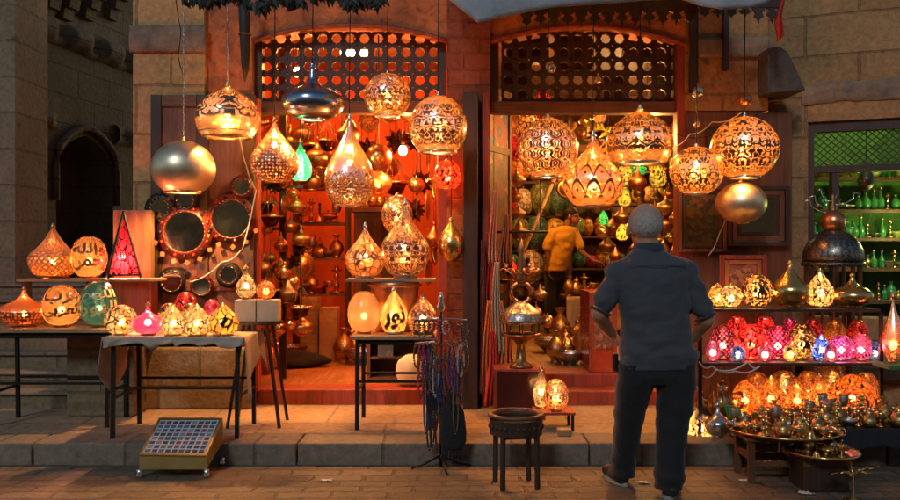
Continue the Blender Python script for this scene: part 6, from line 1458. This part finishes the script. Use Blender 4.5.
# shelf unit under the doorway table, white bag
su=thing('low_shelf_unit','low wooden shelf unit standing behind the doorway table','shelf',(WX(402,8.1),8.1,.285)); 
sw=(WX(440,8.1)-WX(376,8.1))/2; shh=WZ(335,8.1)-.285
for a in (-1,1): mb=MB(); mb.box(a*sw-.015,-.15,0,a*sw+.015,.15,shh); mb.build('side',M['wood'],su)
for zz in (.02,shh*.5,shh): mb=MB(); mb.box(-sw+.016,-.15,zz,sw-.016,.15,zz+.02); mb.build('shelf',M['wood'],su)
mb=MB(); mb.box(-sw+.016,.13,.041,sw-.016,.149,shh); mb.build('back',M['wood_dark'],su)
mb=MB(); mb.lathe(spline([(.05,0),(.12,.02),(.14,.12),(.12,.22),(.06,.27),(.02,.28)],4),26,(WX(412,7.75),7.75,.285),sy=.7,wob=lambda a,z:1+.07*math.sin(a*5+z*30)+.05*noise.noise(Vector((a,z*12,0)))); tag(mb.build('plastic_bag',M['cloth2']),'crumpled white plastic bag on the shop step behind the doorway table','bag')
mb=MB(); mb.box(-.07,-.07,0,.07,.07,.11); o=mb.build('metal_tin',M['silver']); o.location=(WX(386,8.0),8.0,.285+shh*.5+.021); tag(o,'small metal tin on the low wooden shelf unit','tin')
# wall shelf goods & drum in left doorway interior back wall: hanging pictures
frame('picture_frame','small gold framed picture on the orange back wall of the left shop',308,332,150,182,11.95,.05,['gold','wood'],M['orange_art'],steps=1)
# ------------------------------ right shop
def m_painted(name,c):
    t=NT(name); uv=t.coord('UV'); q=t.sep(uv); a=arab(t,q,5,11,1.8,sum(c)*7); n=t.noise(t.coord('Object'),7,4)
    cc=t.mix(a,rgbmul(c,.30),t.mix(n,rgbmul(c,.7),c)); return t.done(t.prin(cc,.3,0,t.bump(a,.4,.003)))
ECOL={'yellow':(.75,.50,.04),'olive':(.25,.30,.08),'cream':(.70,.58,.40),'green':(.06,.28,.08),'teal':(.12,.30,.24),'orange':(.75,.28,.04),'red':(.55,.03,.02),'brown':(.25,.12,.05)}
for n,c in ECOL.items():
    M['egg_'+n]=m_painted('painted_egg_'+n,c); reg('egg_'+n,'egg','egg_'+n,'gold',n+'_egg_lamp','lamp',.13)
for n,c in (('yellow',(.95,.60,.06)),('green',(.10,.6,.1)),('red',(.9,.04,.02)),('orange',(1,.35,.05))):
    G('lit_'+n,'cells',(.1,.06,.03),c,N=7,leak=.1); reg('litl_'+n,'tear','lit_'+n,'gold',n+'_glass_lantern','lantern',.10,hang=True,power=2.6,col=tuple(.3+.7*x for x in c))
bs=thing('back_shelves','deep wall shelving crowded with painted egg lamps at the back of the right shop','shelves',(WX(600,13.5),13.5,.385))
bx=WX(500,13.5)-WX(600,13.5); bX=WX(705,13.5)-WX(600,13.5); rows=[300,268,236,204,172,140]
for y in rows: mb=MB(); z=WZ(y,13.5)-.385; mb.box(bx,-.15,z-.03,bX,.35,z); mb.build('shelf',M['wood'],bs)
for x in (bx,bx+(bX-bx)/3,bx+2*(bX-bx)/3,bX): mb=MB(); mb.box(x-.03,-.17,0,x+.03,-.151,WZ(120,13.5)-.385); mb.build('upright',M['wood'],bs)
pal=[['brown','red','cream','orange'],['teal','cream','brown','orange','red'],['yellow','olive','cream','orange','brown'],['green','yellow','orange','cream'],['yellow','green','orange','red'],['red','orange','yellow','red']]
rn=['lowest','second lowest','third','fourth','fifth','topmost']
for ri,y in enumerate(rows):
    px=506
    while px<702:
        c=rg.choice(pal[ri]); inst('egg_'+c,(WX(px,13.5),13.5+rg.uniform(-.03,.03),WZ(y,13.5)+.014),f'painted {c} egg lamp in the {rn[ri]} row of the back shelves',f'{c} eggs row {ri}','lamp',rg.uniform(.6,.95),0,rg.uniform(.6,1.0)); px+=rg.uniform(9,14)
# second nearer row of shelves on the left side of the right shop: big eggs by the young man
ns=thing('side_shelves','wall rack of larger egg lamps to the left of the young man','shelves',(WX(528,11.9),11.9,.385))
for y in (283,250,216,182): mb=MB(); z=WZ(y,11.9)-.385; mb.box(WX(497,11.9)-WX(528,11.9),-.1,z-.03,WX(568,11.9)-WX(528,11.9),.3,z); mb.build('shelf',M['wood_dark'],ns)
for x in (499,566): mb=MB(); a=WX(x,11.9)-WX(528,11.9); mb.box(a-.02,.301,0,a+.02,.34,3.0); mb.build('upright',M['wood_dark'],ns)
for (px,y,c,s) in ((507,250,'orange',.95),(520,250,'olive',1.3),(537,250,'teal',1.4),(555,250,'yellow',1.3),(508,216,'red',1.1),(523,216,'cream',1.1),(541,216,'olive',1.35),(558,216,'teal',1.3),(512,283,'green',1.2),(531,283,'cream',1.4),(551,283,'olive',1.1),(505,182,'red',1.1),(520,182,'orange',1.2),(537,182,'yellow',1.2),(554,182,'red',1.2)):
    inst('egg_'+c,(WX(px,11.85),11.85,WZ(y,11.9)+.014),f'large {c} egg lamp, {["top","upper","lower","bottom"][[182,216,250,283].index(y)]} rack board, '+('by the doorway post' if px<515 else 'second from the doorway post' if px<528 else 'third from the doorway post' if px<545 else 'nearest the young man'),'large eggs on the rack by the young man','lamp',s,0,s*1.05)
LBL.update({'litl_'+n:f'{n} lit glass teardrop' for n in ('yellow','green','red','orange')})
cluster(14,(500,548),(112,165),(8.6,10.5),16,['litl_red','litl_red','litl_yellow','litl_orange','lit_globe'],'hung high at the left of the right shop','high left',(.9,1.3))
cluster(12,(598,674),(150,190),(8.8,10.8),13,['litl_green','litl_yellow','bronze_cone','copper_tear','brass_squat','litl_orange'],'hung above the man head','above the man',(.6,1.05))
cluster(26,(598,676),(195,262),(8.8,10.8),11,['litl_green','litl_green','litl_yellow','gold_tear','copper_tear','gold_globe','bronze_cone','copper_tear','brass_squat','bronze_cone'],'hung around the man head','around the man',(.6,1.0))
cluster(8,(500,520),(180,240),(8.2,9.0),14,metalkeys+['lit_globe','litl_red'],'hung behind the tower lantern','behind the tower',(.6,.9))
cluster(18,(548,600),(120,205),(9.2,11.2),12,metalkeys+['lit_globe','lit_tear','litl_orange'],'hung in the middle of the right shop','mid right shop',(.7,1.1))
hk=thing('hook_rail','dark rail of hooks fixed across the left of the right doorway for hanging trinkets','rail',(WX(516,7.75),7.75,WZ(232,7.75)))
mb=MB(); mb.tube([(WX(488,7.75)-WX(516,7.75),0,0),(WX(548,7.75)-WX(516,7.75),0,0)],.012,8); mb.build('rail',M['iron'],hk)
for a in (-.2,.22): mb=MB(); mb.tube([(a,0,0),(a,0,WZ(112,7.75)-WZ(232,7.75))],.005,5); mb.build('cord',M['iron'],hk)
for i in range(18):
    px=489+i*3.4; k=(metalkeys+['lit_globe','litl_red','lit_tear'])[(i*7)%(len(metalkeys)+3)]; s_=rg.uniform(.42,.7); drop=rg.uniform(0,.5)
    inst(k,(WX(px,7.75),7.75+rg.uniform(-.05,.05),WZ(232,7.75)-.62*s_-drop*(1 if px<505 or px>535 else .3)),LBL[k]+' strung from the hook rail in the right doorway',LBL[k]+' on the hook rail','lantern',s_,rg.uniform(0,6))
for i,(px,Y,k,s_) in enumerate(((556,8.6,'brass_vase',2.4),(566,9.1,'brass_teapot',2.2),(551,9.4,'metal_bowl',3),(584,9.0,'brass_vase',3),(560,10.4,'brass_vase',3.2),(579,10.3,'brass_teapot',2.6),(570,8.4,'metal_bowl',2.4))):
    put(k,(WX(px,Y),Y,.384),'large '+NICE[k].replace('small ','')+' standing on the ochre floor of the right shop','large '+k+' on the right shop floor',i*1.3,s_)
# counter with cloth, brass on it, red cabinet, fallen cloth
ct=thing('side_counter','cloth covered counter with goods behind the young man','table',(WX(592,10.9),10.9,.385)); cz=WZ(296,10.9)-.385; cw2=(WX(620,10.9)-WX(566,10.9))/2
mb=MB(); mb.box(-cw2,-.2,cz-.04,cw2,.5,cz); mb.build('counter_top',M['wood'],ct)
mb=MB(); mb.grid(lambda u,v:(-cw2-.01+u*2*(cw2+.01),-.215-.02*math.sin(u*30)*v,cz+.004-(cz-.12)*v),40,8); mb.build('cloth',M['cloth2'],ct,solid=.004)
for a in (-1,1):
    for b in (-.15,.45): mb=MB(); mb.box(a*(cw2-.05)-.03,b-.03,0,a*(cw2-.05)+.03,b+.03,cz-.04); mb.build('leg',M['wood'],ct)
for i,px in enumerate((570,577,585,594,603,612)): put(['brass_vase','brass_teapot','candlestick','brass_cup','genie_lamp','metal_goblet'][i],(WX(px,10.9),10.95,.385+cz+.001),NICE[['brass_vase','brass_teapot','candlestick','brass_cup','genie_lamp','metal_goblet'][i]]+' on the cloth covered counter inside','on counter',0,1.9)
rcb=thing('red_cabinet','red lacquered cabinet end standing in the right doorway beside the man','cabinet',(WX(602,7.9),7.9,.385)); rw_=(WX(616,7.8)-WX(588,7.8))/2; rh=WZ(292,7.8)-.385
M['redlac']=m_plain('red_lacquer',(.40,.045,.015),.25,0,.2,6)
mb=MB(); mb.box(-rw_,-.05,0,rw_,.5,rh); mb.build('body',M['redlac'],rcb,bevel=.006)
for a in (-1,1): mb=MB(); mb.box(a*(rw_-.02)-.02,-.066,.02,a*(rw_-.02)+.02,-.051,rh-.02); mb.build('stile',M['wood_red'],rcb)
mb=MB(); mb.box(-rw_+.045,-.06,rh*.3,rw_-.045,-.0515,rh*.9); mb.build('door',M['orange_art'],rcb)
mb=MB(); mb.lathe(spline([(.03,0),(.2,.01),(.24,.06),(.15,.12),(.02,.14)],4),26,(WX(576,9.6),9.6,.384),sx=1.3,sy=.6,wob=lambda a,z:1+.22*math.sin(a*3)+.1*math.sin(a*7+z*30)); tag(mb.build('crumpled_sack',M['cloth2']),'crumpled pale sack lying on the ochre floor of the right shop','sack')
bb=thing('bamboo_pole','slanted pale bamboo pole leaning inside the right doorway','pole',(WX(524,9.0),9.0,.385))
mb=MB(); a=P(524,250,9.0)-Vector(bb.location); b=P(556,175,9.0)-Vector(bb.location); mb.tube([a+(a-b)*1.0,a,b],.02,8); mb.build('pole',M['wood_light'],bb)
for q in (.2,.55,.9): mb=MB(); mb.torus(a.lerp(b,q),.021,.005,M=(b-a).to_track_quat('Z','Y').to_matrix(),seg=10,rs=5); mb.build('node_ring',M['wood'],bb)
# added dark boxes that block light behind the holes of the right lattice
for i,(a,b,y0,y1,Y) in enumerate(((503,528,60,108,8.2),(560,592,36,70,8.3),(604,628,70,106,8.2),(652,690,30,80,8.25),(508,548,30,58,8.4),(628,654,34,62,8.35),(655,684,84,106,8.2))):
    t=thing('storage_crate',['dark crate stored at the lower left behind the right lattice','dark crate hung high in the middle behind the right lattice','dark crate low right of centre behind the right lattice','tall dark crate at the right end behind the right lattice','wide dark crate at the upper left behind the right lattice','small dark crate at the upper right behind the right lattice','small dark crate low at the right end behind the right lattice'][i],'crate',(WX((a+b)/2,Y),Y,WZ(y1,Y)))
    w2=(WX(b,Y)-WX(a,Y))/2; h_=WZ(y0,Y)-WZ(y1,Y); mb=MB(); mb.box(-w2,0,0,w2,.3,h_); mb.build('box',M['wood_dark'],t)
    for k in range(3): mb=MB(); mb.box(-w2-.01,-.012,h_*(.1+.33*k),w2+.01,-.001,h_*(.25+.33*k)); mb.build('slat',M['wood_dark'],t)
    mb=MB(); mb.tube([(0,.1,h_),(0,.1,4.04-WZ(y1,Y))],.01,5); mb.build('rope',M['iron'],t)
# ------------------------------ green window shelves
gy=8.35
for i,y in enumerate((178,210,238,268,300)):
    t=thing('glass_shelf',['top green painted shelf in the side window recess','second green painted shelf in the side window recess','third green painted shelf in the side window recess','fourth green painted shelf in the side window recess','lowest green painted shelf in the side window recess'][i],'shelf',(WX(860,gy),gy,WZ(y,gy)))
    mb=MB(); mb.box(WX(812,gy)-WX(860,gy),-.1,-.02,WX(940,gy)-WX(860,gy),.2,0); mb.build('board',M['wood_light'],t)
    mb=MB(); mb.box(WX(812,gy)-WX(860,gy),-.115,-.03,WX(940,gy)-WX(860,gy),-.101,.0); mb.build('lip',M['wood'],t)
M['gglass']=m_plain('green_glaze',(.05,.22,.06),.12,0,.5,20); M['gpale']=m_plain('pale_green_glaze',(.30,.34,.12),.2,0,.6,20)
gtm={'green_vase':simple('green_vase',[('body',L((.002,0),(.03,0),(.05,.05),(.035,.1),(.014,.13),(.02,.155)),'gglass'),('foot',L((.034,-.004),(.032,.004)),'gold')]),'green_bowl':simple('green_bowl',[('bowl',L((.025,0),(.03,.008),(.06,.04),(.07,.06),(.06,.045),(.002,.02),caps=False),'gpale'),('foot',L((.03,-.006),(.024,.003)),'gglass')]),'green_bottle':simple('green_bottle',[('body',L((.002,0),(.032,0),(.034,.08),(.014,.12),(.012,.17)),'gglass'),('stopper',L((.014,.171),(.016,.185),(.002,.2)),'gold')]),'pale_plate':simple('pale_plate',[('plate',MB().lathe([(.001,.0),(.05,.004),(.085,.014),(.08,.004),(.001,-.004)],26,M=Matrix.Rotation(PI/2-.2,3,'X'),c=(0,0,.085),caps=False),'gpale'),('stand',MB().box(-.03,-.02,0,.03,.02,.02),'wood')])}
TMPL.update(gtm); CATS.update({'green_vase':'vase','green_bowl':'bowl','green_bottle':'bottle','pale_plate':'plate'}); NICE.update({'green_vase':'glossy green bulging vase','green_bowl':'pale green bowl','green_bottle':'slim green bottle with gold stopper','pale_plate':'pale green plate on edge'})
for i,y in enumerate((178,210,238,268,300)):
    px=815
    while px<905:
        k=rg.choice(['green_vase','green_bowl','green_bottle','green_bottle','brass_vase','brass_teapot','candlestick','metal_bowl','green_vase','pale_plate']); put(k,(WX(px,gy),gy,WZ(y,gy)+.006),f'{NICE[k]} on the {["top","second","third","fourth","lowest"][i]} shelf of the green window',f'{k} shelf {i}',rg.uniform(-.4,.4),rg.uniform(.7,1.2)); px+=rg.uniform(6,9)
hb=lantern('bell_lantern','small dark bell shaped lantern hanging in the green side window','tear',(858,160,874,190),7.9,'dome_etched',trim='bronze',hang=2.9,cat='hanging lantern')
# ------------------------------ opposite side of the street (seen only in the mirrors and the polished metal)
op=thing('opposite_building','plain stone building across the street behind the viewpoint','building',(0,-4.5,0))
mb=MB(); mb.box(-16,-.5,-.1,16,0,5.6); mb.build('wall',M['stone_front'],op)
for i in range(-5,6): mb=MB(); mb.box(i*2.8-.5,.001,1.0,i*2.8+.5,.03,2.6); mb.build('shutter',M['wood_dark'],op)
# drop unused templates
for o in list(bpy.data.objects):
    if o.parent is None and o.location.z<-40:
        for c in list(o.children): bpy.data.objects.remove(c)
        bpy.data.objects.remove(o)
